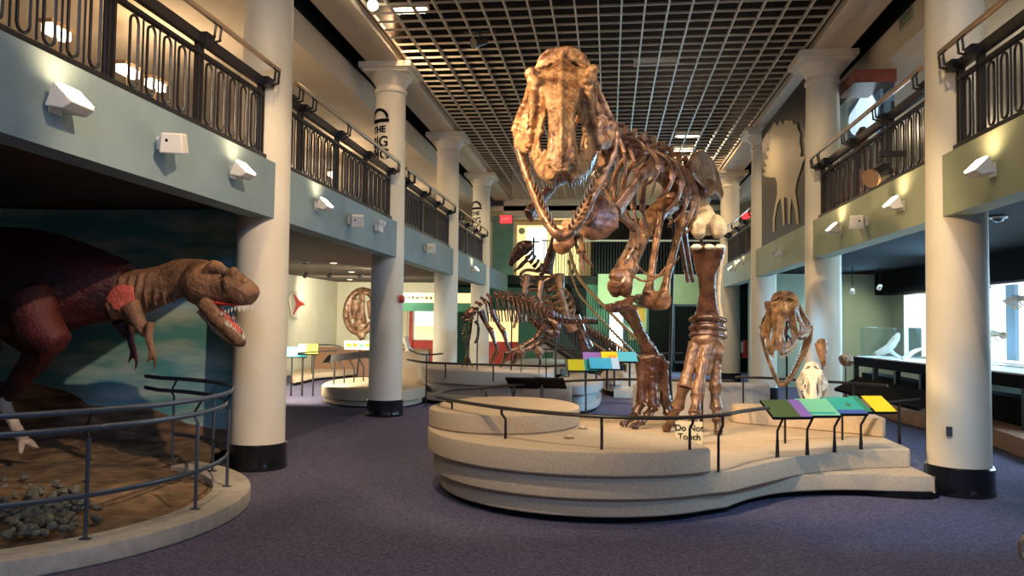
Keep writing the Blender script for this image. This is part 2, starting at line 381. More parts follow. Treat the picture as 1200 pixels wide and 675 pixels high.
# ================================================================== COLUMNS
def make_column():
    t = thing('column', '', 'column', (0, 0, 0), 'white columns down the hall')
    b = MB().lathe([(.285, .27), (.28, 1.6), (.272, 3.5), (.262, 5.0), (.252, 5.52), (.275, 5.53), (.28, 5.56), (.272, 5.59), (.252, 5.60), (.252, 5.64)], n=48)
    b.build('shaft', 'column', t, local=True)
    b = MB().lathe([(.255, 5.64), (.27, 5.66), (.30, 5.72), (.355, 5.78), (.375, 5.81), (.375, 5.83)], n=48)
    b.box((0, 0, 5.86), (.78, .78, .06)); b.box((0, 0, 5.935), (.9, .9, .09)); b.build('capital', 'column', t, local=True)
    MB().lathe([(.315, 0), (.32, .02), (.312, .05), (.308, .24), (.315, .26), (.30, .275), (.28, .275)], n=48).build('base_band', 'lacquer', t, local=True)
    return t
c0 = make_column(); first = True
names = ['nearest the camera', 'second from the camera', 'third from the camera', 'farthest from the camera']
cols = {}
for s, side in ((-1, 'left'), (1, 'right')):
    for k, yy in enumerate(CY):
        extra = {(-1, 0): ' with black base beside the diorama curb', (1, 0): ' at the end of the round stepped platform'}.get((s, k), '')
        lab = 'tall white column on the %s, %s%s' % (side, names[k], extra)
        if first: c0.location = (s*HX, yy, 0); c0['label'] = lab; first = False; cols[(s, k)] = c0
        else: cols[(s, k)] = dup(c0, (s*HX, yy, 0), 0, lab)
# small switch plate low on the nearest right column
p = PX(1099, 534, 3.32); MB().box((3.42, 8.165, .62), (.05, .02, .09), rz=math.radians(-30)).build('wall_plate', 'steel', cols[(1, 0)])

# ================================================================== BALCONY RAILINGS
RL = 4.42
def make_railing():
    t = thing('balcony_railing', '', 'railing', (0, 0, 0), 'black iron railings along the balconies')
    # local: runs along +Y, hall side is +X
    MB().bx(-.06, .06, 0, RL, 0, .075).build('bottom_rail', 'rail', t, local=True, bevel=.006)
    MB().bx(-.025, .025, 0, RL, .70, .735).build('top_rail', 'rail', t, local=True)
    MB().bx(-.02, .03, 0, RL, .80, .90).build('upper_band', 'rail', t, local=True)
    h = MB().tube([(.15, -.05, 1.0), (.15, RL+.05, 1.0)], .028, 12).build('handrail', 'brass', t, local=True)
    pst = None
    ys = [RL-.05-1.3*i for i in range(4)]+[.05]
    for y in ys:
        b = MB().bx(-.025, .025, y-.045, y-.02, .07, .9); b.bx(-.025, .025, y+.02, y+.045, .07, .9)
        b.build('post', 'rail', t, local=True)
        b = MB()
        for q in (-.05, .05): b.tube([(.02, y+q, .86), (.10, y+q, .82), (.17, y+q, .84), (.18, y+q, .95), (.15, y+q, .99)], .014, 6)
        b.box((.06, y, .84), (.1, .15, .09)); b.build('bracket', 'rail', t, local=True)
    m = MB(); w_ = .055; z0, z1 = .11, .62; pts = [(0, -w_, z0+w_), (0, -w_, z1)]
    for a in range(150, 0, -30): pts.append((0, w_*math.cos(math.radians(a)), z1+w_*math.sin(math.radians(a))))
    pts += [(0, w_, z1), (0, w_, z0+w_)]
    for a in range(-30, -180, -30): pts.append((0, w_*math.cos(math.radians(a)), z0+w_+w_*math.sin(math.radians(a))))
    m.tube(pts, .012, 5, up=(1, 0, 0), closed=True); m.tube([(0, w_*2.15, .07), (0, w_*2.15, .71)], .009, 5)
    m.tube([(0, 0, .68), (0, 0, .71)], .012, 5)
    me = None; y = ys[-1]+.14
    while y < RL-.15:
        if all(abs(y-q) > .08 for q in ys):
            if me is None: b0 = m.build('baluster', 'rail', t, local=True); me = b0
            else: b0 = me.copy(); COL.objects.link(b0); b0.parent = t
            b0.location = (0, y, 0)
        y += .236
    return t
r0 = make_railing(); first = True
bayn = ['nearest bay', 'second bay', 'third bay', 'fourth bay', 'far fifth bay']
for s, side in ((-1, 'left'), (1, 'right')):
    for k in range(5):
        if s > 0 and k == 2: continue          # the banner hangs there
        if k == 4: continue
        ya = (3.4+5*k)+.30
        lab = 'black iron railing with arched balusters, %s of the %s balcony' % (bayn[k], side)
        loc, rz = ((-3.52, ya, 3.29), 0) if s < 0 else ((3.52, ya+RL, 3.29), PI)
        if first: r0.location = loc; r0.rotation_euler = (0, 0, rz); r0['label'] = lab; first = False
        else: dup(r0, loc, rz, lab)

# ================================================================== FIXTURES ON THE FASCIAS
def uplight(px, py, s, lit, label, size=1.0):
    c = PX(px, py, s*(FX-.10)); t = thing('uplight', label, 'light fitting', c, 'wall uplights on the balcony fascias'); d = -s
    MB().box((s*(FX-.012), c.y, c.z-.02), (.022, .10*size, .12*size)).build('wall_plate', 'white', t, bevel=.004)
    b = MB(); q = .11*size
    # wedge housing: lens faces up towards the gallery
    vs = [(-.07, -q, -.055), (.045, -q, -.075), (.10, -q, -.035), (-.02, -q, .085), (-.07, q, -.055), (.045, q, -.075), (.10, q, -.035), (-.02, q, .085)]
    vs = [Vector((c.x + d*v[0]*size, c.y+v[1], c.z+v[2]*size)) for v in vs]
    b.add(vs, [[0, 1, 2, 3], [7, 6, 5, 4], [0, 4, 5, 1], [1, 5, 6, 2], [0, 3, 7, 4], [2, 6, 7, 3]]); b.build('housing', 'white', t, bevel=.008)
    l0 = [vs[3], vs[2], vs[6], vs[7]]; cc = sum(l0, Vector())/4
    l0 = [cc+(v-cc)*.86+Vector((d*.008, 0, .008)) for v in l0]
    MB().slab(l0, .008).build('lens', 'lampwhite' if lit else 'steel', t)
    if lit:
        spot(c+Vector((d*.10, 0, .10)), c+Vector((s*.12, 0, .6)), 11, WARM, 150, .95, .05)
    return t
def floodbox(px, py, s, label, size=1.0):
    c = PX(px, py, s*(FX-.13)); t = thing('loudspeaker', label, 'speaker', c, 'white boxes on the balcony fascias'); d = -s
    MB().box((s*(FX-.02), c.y+.0, c.z), (.04, .07, .1)).build('bracket', 'white', t)
    b = MB(); b.box(c, (.18*size, .24*size, .16*size), rot=Matrix.Rotation(math.radians(-18*s), 3, 'Z') @ Matrix.Rotation(math.radians(12), 3, 'X'), taper=.86)
    b.build('cabinet', 'white', t, bevel=.012)
    MB().ball(c+Vector((0, -.11*size, -.0)), (.016, .012, .016), 8, 6).build('aiming_knob', 'black', t)
    return t
uplight(80, 118, -1, True, 'white lit uplight on the left fascia, nearest the camera', 1.1)
uplight(283, 200, -1, True, 'white lit uplight on the left fascia beside the nearest column', 1.0)
uplight(379, 240, -1, True, 'white lit uplight on the left fascia just past the nearest column', .95)
uplight(557, 316, -1, True, 'small lit uplight on the far left fascia beside the farthest column', .9)
floodbox(204, 168, -1, 'white box speaker on the left fascia between two lit uplights')
floodbox(419, 259, -1, 'white box speaker on the left fascia in front of the second column')
floodbox(505, 291, -1, 'white box speaker on the left fascia between the second and third columns')
uplight(1150, 197, 1, True, 'white lit uplight on the right fascia, nearest the camera', 1.0)
uplight(1048, 239, 1, True, 'white lit uplight on the right fascia beneath the black stage light', .95)
uplight(978, 268, 1, True, 'white lit uplight on the right fascia beside the second column', .95)
uplight(911, 297, 1, False, 'unlit white uplight on the right fascia below the animal banner', .95)
uplight(866, 308, 1, True, 'upper of two small lit lamps on the far right fascia', .8)
uplight(857, 315, 1, True, 'lower of two small lit lamps on the far right fascia', .8)
floodbox(1004, 260, 1, 'white box speaker on the right fascia between two lit uplights')
# emergency lamp with two heads on the left fascia
c = PX(444, 268, -FX+.06); t = thing('emergency_light', 'white twin headed emergency lamp on left fascia beside second column', 'light fitting', c)
MB().box(c, (.08, .22, .10)).build('battery_box', 'white', t, bevel=.01)
for q in (-.09, .09): MB().lathe([(.03, 0), (.045, .05), (.045, .07)], (0, 0), 12).build('lamp_head', 'white', t, local=True).location = (.04, q, .05)
# black stage light clamped on the right railing
c = PX(1032, 203, 3.2); t = thing('stage_light', 'black theatre spotlight clamped outside the right balcony railing', 'spotlight', c)
ax = Vector((-.75, -.5, -.42)).normalized()
MB().tube([c-ax*.16, c-ax*.10, c+ax*.0, c+ax*.14], [.05, .085, .09, .095], 16).build('can', 'rail', t)
MB().tube([c+ax*.14, c+ax*.19], [.098, .105], 16).build('front_ring', 'brass', t)
MB().tube([c+Vector((.1, .1, .3)), c+Vector((0, .1, .12)), c+Vector((0, .09, 0))], .014, 6).build('yoke', 'rail', t)
MB().box(c+Vector((.16, .1, .24)), (.3, .05, .06)).build('clamp', 'rail', t)

# smoke domes and downlights below the balconies
def dome(p_, label):
    t = thing('ceiling_dome', label, 'detector', p_)
    MB().lathe([(.10, p_.z-.02), (.10, p_.z)], (p_.x, p_.y), 20).build('flange', 'white', t)
    MB().ball(p_-Vector((0, 0, .02)), (.07, .07, .05)).build('bubble', 'steel', t)
dome(PH(1170, 254, 2.99), 'small round security dome under the nearest right balcony')
dome(PH(357, 307, 2.91), 'small white dome under the left balcony beyond the nearest column')
def downlight(px, py, h, label):
    p_ = PH(px, py, h); t = thing('downlight', label, 'ceiling light', p_, 'small recessed lights under the left balcony')
    MB().lathe([(.10, h-.015), (.10, h)], (p_.x, p_.y), 20).build('trim_ring', 'steel', t)
    MB().lathe([(.075, h-.022), (.075, h-.004)], (p_.x, p_.y), 20).build('lens', 'lampdim', t)
downlight(391, 307.5, 2.915, 'recessed downlight under left balcony, nearest')
downlight(412, 318, 2.915, 'recessed downlight under left balcony, middle one')
downlight(410, 327, 2.915, 'recessed downlight under left balcony, farthest')
def tracklight(p_, tgt, label, lit=True, drop=.12, group='black track spotlights under the balconies'):
    t = thing('track_spotlight', label, 'spotlight', p_, group); a = (Vector(tgt)-p_).normalized()
    c = p_-Vector((0, 0, drop)); MB().tube([p_, c], .01, 6).build('stem', 'rail', t)
    MB().tube([c-a*.07, c-a*.05, c+a*.07], [.02, .045, .055], 12).build('can', 'rail' if not lit else 'white', t)
    MB().tube([c+a*.07, c+a*.078], [.045, .045], 12).build('lens', 'lampwhite' if lit else 'steel', t)
for px, py, lit, lb in ((1031, 338, True, 'lit spotlight on the right gallery wall, beside the nearest white column'), (999, 343, True, 'lit spotlight on the right gallery wall, beside the second column')):
    q = PY(px, py-2, 19.5); zz_ = 3.0-q.z; q.z = 3.0
    tracklight(q, (6.4, 21.8, 1.4), lb, drop=zz_); spot(q-Vector((0, 0, zz_+.12)), (6.2, 22, 1.6), 60, (.9, 1, .7), 60, .8)
q = PX(1155, 334, 6.4); zz_ = 3.0-q.z; q.z = 3.0; tracklight(q, (7.3, 14, 1.4), 'black track spotlight above the bright fossil display', False, zz_)
for px, lb in ((358, 'leftmost'), (387, 'middle'), (423, 'rightmost')):
    q = P(px, 326, 20.5); q.z = 2.92
    tracklight(q, (-9, q.y+1, 1.2), 'black track spotlight over the pale left room, '+lb, False, .16)
q = P(505, 331, 17.0); q.z = 2.92
tracklight(q, CAM, 'glaring lit spotlight under the left balcony beside third column', True, .18)

# ================================================================== ABOVE THE GRID
def tubelamp(px, py, label, e, w_=.9):
    p_ = PH(px, py, 6.55); t = thing('ceiling_lamp', label, 'ceiling light', p_, 'lamps glowing above the ceiling grid')
    MB().box(p_+Vector((0, 0, .06)), (w_+.1, .22, .08)).build('reflector', 'white', t)
    MB().tube([p_-Vector((w_/2, 0, 0)), p_+Vector((w_/2, 0, 0))], .035, 10).build('tube', 'lampwhite', t)
    if e: point(p_-Vector((0, 0, .15)), e, WARM, .12)
tubelamp(466, 14, 'glowing strip lamp above the grid at upper left', 70)
tubelamp(806, 160, 'bright lamp glaring through the grid over the dinosaur back, farther one', 90, .55)
tubelamp(799, 176, 'bright lamp glaring through the grid over the dinosaur back, nearer one', 60, .6)
p_ = PH(437, 6, 5.95); t = thing('bulb_lamp', 'round glaring bulb at the top left corner of the grid', 'ceiling light', p_)
MB().ball(p_, .075, 14, 10).build('bulb', 'lampwhite', t); MB().tube([p_+Vector((0, 0, .06)), p_+Vector((0, 0, .3))], .03, 10).build('socket', 'steel', t)
p_ = PH(768, 72, 6.5); t = thing('unlit_ceiling_lamp', 'grey unlit twin tube lamp above the grid', 'ceiling light', p_)
for q in (-.12, .12): MB().tube([p_+Vector((-.4, q, 0)), p_+Vector((.4, q, 0))], .05, 10).build('tube', 'white', t)
p_ = PH(562, 47, 5.9); t = thing('grid_spotlight', 'dark spotlight hanging below the ceiling grid', 'spotlight', p_)
MB().box(p_+Vector((0, 0, .135)), (.5, .05, .02)).build('bracket', 'rail', t); MB().tube([p_+Vector((0, .0, .14)), p_+Vector((0, 0, .02))], .018, 6).build('stem', 'rail', t); MB().tube([p_+Vector((.08, .1, .02)), p_+Vector((-.02, -.04, -.05)), p_+Vector((-.08, -.1, -.08))], [.05, .07, .085], 12).build('can', 'rail', t)

# ================================================================== MAIN STEPPED PLATFORM
def xy(p): return (p[0], p[1])
pc = (0.0, 7.93)
tp = thing('exhibit_platform', 'large round tan stepped platform carrying the standing dinosaur skeleton', 'platform', (.9, 8.6, 0))
def front_arc(r, a0=118, a1=314, n=60): return arc(pc[0], pc[1], r, a0, a1, n)
top_out = front_arc(1.57, 118, 310) + [xy(p) for p in catmull([(1.0, 6.85), (.93, 7.1), (.72, 7.42), (.35, 7.66), (-.02, 7.9), (-.3, 8.4), (-.48, 9.0), (-.6, 9.3)], 5)][1:]
MB().prism(top_out, .40, .60, .018).build('top_tier', 'stone', tp)
t2 = front_arc(1.51, 112, 312) + [xy(p) for p in catmull([(1.15, 6.86, 0), (1.55, 7.35, 0), (2.0, 7.86, 0), (2.5, 8.2, 0), (3.0, 8.42, 0), (3.18, 8.5, 0), (3.2, 9.1, 0), (3.2, 9.9, 0), (3.0, 10.6, 0), (2.2, 10.95, 0), (1.0, 11.0, 0), (0, 10.6, 0), (-.6, 10.0, 0)], 5)][1:]
MB().prism(t2, .21, .395, .015).build('terrace_tier', 'stone', tp)
t3 = front_arc(1.44, 112, 314) + [xy(p) for p in catmull([(1.15, 6.98, 0), (1.45, 7.42, 0), (1.85, 7.78, 0), (2.4, 7.98, 0), (2.9, 8.0, 0), (3.2, 8.03, 0), (3.22, 8.1, 0), (3.2, 8.9, 0), (3.2, 9.9, 0), (2.9, 10.5, 0), (1.0, 10.9, 0), (0, 10.5, 0), (-.6, 9.9, 0)], 5)][1:]
MB().prism(t3, .06, .215, .012).build('step_tier', 'stone', tp)
t4 = front_arc(1.36, 112, 316) + [xy(p) for p in catmull([(1.15, 7.08, 0), (1.45, 7.55, 0), (1.85, 7.88, 0), (2.4, 8.08, 0), (3.3, 8.1, 0), (3.2, 9.8, 0), (2.9, 10.4, 0), (1.0, 10.8, 0), (-.6, 9.8, 0)], 5)][1:]
MB().prism(t4, 0, .065).build('toe_kick', 'black', tp)
dr = [(-.86+(x+.86)*.80, y) for x, y in arc(-.86, 8.06, .95, 0, 360, 60)[:-1]]
dr = [(pc[0]+(x-pc[0])*min(1, 1.565/math.hypot(x-pc[0], y-pc[1])), pc[1]+(y-pc[1])*min(1, 1.565/math.hypot(x-pc[0], y-pc[1]))) for x, y in dr]
MB().prism(dr, .60, .775, .02).build('raised_disc', 'stone', tp)
bk = [xy(p) for p in catmull([(1.75, 10.3, 0), (2.3, 9.95, 0), (2.9, 9.55, 0), (3.18, 9.3, 0), (3.25, 9.6, 0), (3.2, 10.2, 0), (2.6, 10.6, 0), (1.9, 10.75, 0)], 5, True)]
MB().prism(bk, .395, .60, .015).build('rear_ledge', 'stone', tp)
# block behind the feet
q0, q1 = PH(742, 490, .395), PH(905, 488, .395); q0.y += .15; q1.y += .15
bo = [(q0.x, q0.y), (q1.x, q1.y-.0), (q1.x+.05, q1.y+.5), (q0.x+.1, q0.y+.9)]
MB().prism(bo, .0, .80, .02).build('rear_plinth', 'stone_g', thing('low_plinth', 'long low tan plinth behind the skeleton feet', 'plinth', ((q0.x+q1.x)/2, q0.y+.45, 0)))
# floor lens lights in the platform top
for px, py, lb in ((667, 514, 'nearer of two small round lights set in platform top'), (683, 503, 'farther of two small round lights set in platform top')):
    p_ = PH(px, py, .6); t = thing('floor_light', lb, 'light', p_, 'round lights in the platform top')
    MB().lathe([(.045, .60), (.045, .612), (.03, .62)], (p_.x, p_.y), 20).build('ring', 'brass', t); MB().lathe([(.028, .612), (.02, .626)], (p_.x, p_.y), 16).build('lens', 'white', t)

# rails ----------------------------------------------------------------
def guard_rail(name, label, pts, posts, h_off=0, r=.0165, m='rail', foot=True, k=5):
    """pts: list of 3-D rail points; posts: (rail pt, base pt)"""
    c = sum((Vector(p) for p in pts), Vector())/len(pts); c.z = min(b[1].z for b in posts) if posts else c.z
    t = thing(name, label, 'railing', c, 'thin guard rails around the exhibits')
    MB().tube(pts, [(r*1.6, r)]*len(pts), 8, k=k).build('handrail', m, t)
    for a, b in posts:
        a = Vector(a); b = Vector(b); d = (a-Vector((b.x, b.y, a.z)))
        H = a.z-b.z; z1 = b.z+H*.62; z2 = b.z+H*.82
        o = MB().tube([b, Vector((b.x, b.y, z1)), Vector((a.x, a.y, z2)), a], r*.75, 6); o.build('post', m, t)
    return t
H = .87
fr = [PH(x, y, H) for x, y in ((900, 478), (870, 482), (840, 487), (780, 490), (705, 488), (640, 483.5), (588, 478), (550, 472.5), (522, 467.5), (511, 463.5), (516, 459.5), (532, 456.5), (564, 454.5), (606, 450.5), (650, 447.5), (690, 445.5), (735, 444.5), (800, 445.5), (860, 446.5))]
def rp(px, py, bx_, by_, hb=.6, h=H): return (PH(px, py, h), PH(bx_, by_, hb))
posts = []
for (px, py, hb) in ((588, 478, .6), (705, 488, .6), (812, 488.5, .6), (847, 486, .395), (686, 445.7, .395), (564, 454.6, .775), (523, 467.7, .775), (600, 451, .395)):
    a = PH(px, py, H); inw = (Vector((.2, 8.6, 0))-Vector((a.x, a.y, 0))).normalized()*.06
    posts.append((a, Vector((a.x+inw.x, a.y+inw.y, hb))))
guard_rail('guard_rail', 'thin dark metal guard rail looping round the big platform', fr, posts)

# reading rail with four (five) coloured panels on the right
def panel(corners, th, face, back='black', split=None, label=None):
    """corners: bl, br, tr, tl in space"""
def info_panel(name, label, base, c, w_, dp, yawd, tilt, faces, post_h, group='coloured information panels', back=False):
    """base: foot on the ground; c: board centre; faces: list of (u0,u1,v0,v1,material)"""
    t = thing(name, label, 'information panel', base, group)
    R = Matrix.Rotation(math.radians(yawd), 3, 'Z') @ Matrix.Rotation(math.radians(tilt), 3, 'X')
    b = MB().box(c, (w_, dp, .025), rot=R); b.build('board', 'black', t, bevel=.006)
    for (u0, u1, v0, v1, m) in faces:
        o = Vector(c) + R @ Vector(((u0+u1-1)/2*w_*.97, (v0+v1-1)/2*dp*.95, .0145+.001*(v1-v0 < .99 or u1-u0 < .5)))
        MB().box(o, ((u1-u0)*w_*.97, (v1-v0)*dp*.95, .003), rot=R).build('printed_panel', m, t)
    f = R @ Vector((0, 1, 0)); f.z = 0; f.normalize()
    side = R @ Vector((1, 0, 0))
    for q in post_h:
        b_ = Vector(base)+side*q; k = Vector((b_.x, b_.y, c.z-.20)); e = Vector(c)+side*q-Vector((0, 0, .02))
        MB().tube([b_, k, e], [(.02, .012)]*3, 6).build('post', 'rail', t)
    return t
rows = [((911, 536), (921, 480), .50, [(0, .7, 0, 1, 'p_green'), (.7, 1, 0, 1, 'p_purple')], 'dark green and purple', 'first'),
        ((946, 533), (957, 478.5), .44, [(0, 1, 0, 1, 'p_mint'), (.1, .9, .08, .2, 'p_teal')], 'pale mint green', 'second'),
        ((978, 530), (989, 476.5), .44, [(0, 1, .22, 1, 'p_teal'), (0, 1, 0, .22, 'p_blue'), (.55, .7, .4, .65, 'p_yellow')], 'teal with a dark blue strip', 'third'),
        ((1009, 526.5), (1021, 474.5), .50, [(0, .3, 0, 1, 'p_dgreen'), (.3, .4, .2, .8, 'p_brown'), (.4, 1, 0, 1, 'p_yellow')], 'bright yellow and dark green', 'fourth')]
for (b_, c_, w_, fc, cn, od) in rows:
    bs = PH(b_[0], b_[1], .395); dd = (bs-CAM).dot(_f); c = P(c_[0], c_[1], dd+.0); c.z = max(c.z, .8)
    info_panel('information_panel', '%s slanted panel, %s from the left of four' % (cn, od), bs, c, w_*.78, .30, 16, 27, fc, [0.0])
posts = []
pr = [P(905, 481, 8.2), P(935, 479, 8.35), P(990, 475, 8.6), P(1040, 472, 8.8), P(1078, 468, 8.9)]
for px, py, dd_ in ((920, 480, 8.3), (987, 475.5, 8.6), (1054, 470, 8.85)):
    a = P(px, py, dd_); posts.append((a, Vector((a.x, a.y, .395))))
guard_rail('guard_rail', 'thin black rail running behind the coloured panels to the column', pr, posts)
# two dark reading boards seen from behind on the far part of the rail
for px, lb in ((612, 'left'), (645, 'right')):
    a = PH(px, 449, .88); info_panel('reading_board', 'black slanted reading board seen from behind, %s one on the back rail' % lb, Vector((a.x, a.y-.05, .395)), a, .36, .34, 176, 24, [], [.1], 'black boards seen from behind')

# sign "Do Not Touch"
c = PH(807, 520, .40); d0 = (c-CAM).dot(_f); cc = P(807.5, 507, d0)
t = thing('warning_sign', 'small beige card sign reading Do Not Touch in front of the feet', 'sign', Vector((c.x, c.y, .4)))
R = Matrix.Rotation(math.radians(-2), 3, 'Z') @ Matrix.Rotation(math.radians(-8), 3, 'X')
MB().box(cc, (.27, .014, .225), rot=R).build('card', 'sign_beige', t)
text('Do Not\nTouch', .088, 'black', t, cc+R @ Vector((0, -.012, 0)), R @ Vector((1, 0, 0)), R @ Vector((0, 0, 1)), .002)
MB().tube([cc+Vector((.03, .02, .06)), Vector((cc.x+.03, cc.y+.1, .4))], .008, 6).build('prop', 'rail', t)
# support post by the right foot
q = PH(822, 506, .40)

# ================================================================== DIORAMA ON THE LEFT
dc = (-4.9, 6.0)
ring = arc(*dc, 2.12, -110, 66, 50) + arc(*dc, 1.80, 66, -110, 50)
MB().prism(ring, 0, .13, .012).build('diorama_curb', 'curb')
tag(bpy.data.objects['diorama_curb'], 'low pale curved concrete curb around the diorama', 'curb')
# ground
gm = MB(); nx, ny = 60, 60; vs = []; X0, X1, Y0, Y1 = -9.4, -3.1, 3.6, 9.25
for j in range(ny+1):
    for i in range(nx+1):
        x = X0+(X1-X0)*i/nx; y = Y0+(Y1-Y0)*j/ny
        dx, dy = x-dc[0], y-dc[1]; dd = math.hypot(dx, dy)
        if y < dc[1] and dd > 1.85: x, y = dc[0]+dx*1.85/dd if dx > 0 else x, dc[1]+dy*1.85/dd if dx > 0 else y
        elif dx > 0 and dd > 1.85 and y < 8.3: x, y = dc[0]+dx*1.85/dd, dc[1]+dy*1.85/dd
        if y > 8.2 and x > -4.05: x = -4.05
        q = max(0, min(1, (1.85-math.hypot(min(0, 0)+max(0, x-dc[0]), y-dc[1]))/1.1)); back = max(0, (y-7.2)/2)
        z = .06 + q*.12 + back*.12 + .10*noise.noise(Vector((x*1.3, y*1.3, 3)))*(.3+q) + .035*noise.noise(Vector((x*5, y*5, 9)))
        vs.append((x, y, max(.03, z)))
fs = [[j*(nx+1)+i, j*(nx+1)+i+1, (j+1)*(nx+1)+i+1, (j+1)*(nx+1)+i] for j in range(ny) for i in range(nx)]
gm.add(vs, fs); gr = gm.build('diorama_ground', 'sand', smooth=180); tag(gr, 'rough brown sandy ground inside the diorama', 'ground', None, 'structure')
# painted backdrop
def mural_material():
    m = bpy.data.materials.new('painted_backdrop'); m.use_nodes = True; t = m.node_tree; b = t.nodes['Principled BSDF']; b.inputs['Roughness'].default_value = .85
    tc = nd(t, 'ShaderNodeTexCoord'); sp = nd(t, 'ShaderNodeSeparateXYZ'); L = t.links
    L.new(tc.outputs['Object'], sp.inputs[0])
    n = nd(t, 'ShaderNodeTexNoise'); n.inputs['Scale'].default_value = 1.3; n.inputs['Detail'].default_value = 6; mp = nd(t, 'ShaderNodeMapping'); mp.inputs['Scale'].default_value = (.8, .8, 3)
    L.new(tc.outputs['Object'], mp.inputs[0]); L.new(mp.outputs[0], n.inputs['Vector'])
    sky = nd(t, 'ShaderNodeValToRGB'); e = sky.color_ramp.elements; e[0].position = .42; e[0].color = (.10, .36, .40, 1); e[1].position = .66; e[1].color = (.50, .64, .60, 1)
    L.new(n.outputs['Fac'], sky.inputs[0])
    n2 = nd(t, 'ShaderNodeTexNoise'); n2.inputs['Scale'].default_value = 3; n2.inputs['Detail'].default_value = 8; mp2 = nd(t, 'ShaderNodeMapping'); mp2.inputs['Scale'].default_value = (1, 1, 4)
    L.new(tc.outputs['Object'], mp2.inputs[0]); L.new(mp2.outputs[0], n2.inputs['Vector'])
    hill = nd(t, 'ShaderNodeValToRGB'); e = hill.color_ramp.elements; e[0].position = .35; e[0].color = (.09, .05, .028, 1); e[1].position = .65; e[1].color = (.30, .18, .10, 1)
    L.new(n2.outputs['Fac'], hill.inputs[0])
    # ridge height falls to the right
    n3 = nd(t, 'ShaderNodeTexNoise'); n3.inputs['Scale'].default_value = 1.1
    L.new(tc.outputs['Object'], n3.inputs['Vector'])
    mul = nd(t, 'ShaderNodeMath', operation='MULTIPLY'); mul.inputs[1].default_value = .24; L.new(sp.outputs['X'], mul.inputs[0])
    a = nd(t, 'ShaderNodeMath', operation='ADD'); L.new(mul.outputs[0], a.inputs[0]); L.new(sp.outputs['Z'], a.inputs[1])
    m3 = nd(t, 'ShaderNodeMath', operation='MULTIPLY'); m3.inputs[1].default_value = .5; L.new(n3.outputs['Fac'], m3.inputs[0])
    a2 = nd(t, 'ShaderNodeMath', operation='ADD'); L.new(a.outputs[0], a2.inputs[0]); L.new(m3.outputs[0], a2.inputs[1])
    st = nd(t, 'ShaderNodeMath', operation='GREATER_THAN'); st.inputs[1].default_value = MURAL_T; L.new(a2.outputs[0], st.inputs[0])
    mx = nd(t, 'ShaderNodeMix', data_type='RGBA'); L.new(st.outputs[0], mx.inputs[0]); L.new(hill.outputs[0], mx.inputs[6]); L.new(sky.outputs[0], mx.inputs[7])
    L.new(mx.outputs[2], b.inputs['Base Color']); return m
MURAL_T = 1.04
M['mural'] = mural_material()
mp_ = [(-3.95, 8.92), (-4.6, 8.95), (-5.6, 8.95), (-6.6, 8.9), (-7.4, 8.7), (-8.2, 8.2), (-8.8, 7.4), (-9.1, 6.4), (-9.2, 5)]
mp_ = [xy(p) for p in catmull([(a, b, 0) for a, b in mp_], 5)]
mo = mp_ + [(x-.0, y+.08) if x > -7.5 else (x-.08, y+.04) for x, y in reversed(mp_)]
o = MB().prism(mo, 0, 2.9).build('painted_backdrop', 'mural', smooth=60)
tag(o, 'curved painted backdrop of teal sky and brown hills behind the fleshed dinosaur', 'mural')
MB().bx(-3.97, -3.87, 8.82, 8.98, 0, 2.9).build('trim_1', 'tealwall'); struct(bpy.data.objects['trim_1'])
# pale rocks / low plants near the front: countable stones
rnd = random.Random(3)
def stone(i, x, y, r, z):
    b = MB(); b.ball((0, 0, r*.4), (r, r*.8, r*.62), 9, 6)
    b.v = [v + noise.noise_vector(v*(4/r*.12)+Vector((i, 0, 0)))*r*.32 for v in b.v]
    return b
stones = [stone(i, 0, 0, .07, 0).build('stone', 'rock', local=True) for i in range(5)]
cnt = 0
for i in range(260):
    px = rnd.gauss(48, 42); py = rnd.gauss(592, 22)
    if px < -15 or px > 120 or py < 556 or py > 628-.15*px: continue
    q = PH(px, py, .2); sc = rnd.uniform(.25, .72)
    src = stones[cnt % 5]
    if cnt < 5: s_ = src
    else: s_ = src.copy(); COL.objects.link(s_)
    s_.location = (q.x, q.y, .13+rnd.uniform(0, .05)); s_.scale = (sc, sc, sc*rnd.uniform(.7, 1.4)); s_.rotation_euler = (rnd.uniform(-.4, .4), rnd.uniform(-.4, .4), rnd.uniform(0, 6))
    tag(s_, 'small pale green-grey stone in the heap on the diorama ground', 'stone', 'pale stones heaped on the diorama ground'); cnt += 1
for k in range(cnt, 5): bpy.data.objects.remove(stones[k])
# curved diorama rail: two upper rails and one low rail on posts
t = thing('diorama_railing', 'curved blue grey steel railing with three rails around the diorama', 'railing', (dc[0]+1.9, dc[1], .13))
for h, r_ in ((.98, 1.95), (.86, 1.90), (.42, 1.92)):
    a = [(*p, h) for p in arc(*dc, r_, -105, 76 if h > .5 else 70, 40)]
    a = [Vector(p) for p in a]
    if h > .5: a += [Vector((-4.75, 8.1, h))]
    MB().tube(a, [(.008, .02)]*len(a), 8, up=(0, 0, 1)).build('rail', 'steel', t)
for an in (-75, -31, -2, 24, 48, 70):
    ca, sa = math.cos(math.radians(an)), math.sin(math.radians(an)); X, Y = dc[0]+1.92*ca, dc[1]+1.92*sa
    MB().tube([(X, Y, .13), (X, Y, .80)], .014, 8).build('post', 'steel', t)
    MB().tube([(X, Y, .80), (X-.04*ca, Y-.04*sa, .86), (X+.03*ca, Y+.03*sa, .97)], .010, 6).build('bracket', 'rail', t)
    MB().bx(X-.035, X+.035, Y-.02, Y+.02, .13, .138).build('foot_plate', 'steel', t)
struct(MB().bx(-9.6, -4.02, 9.1, 9.2, 0, 2.92).build('wall_diorama', 'black'))

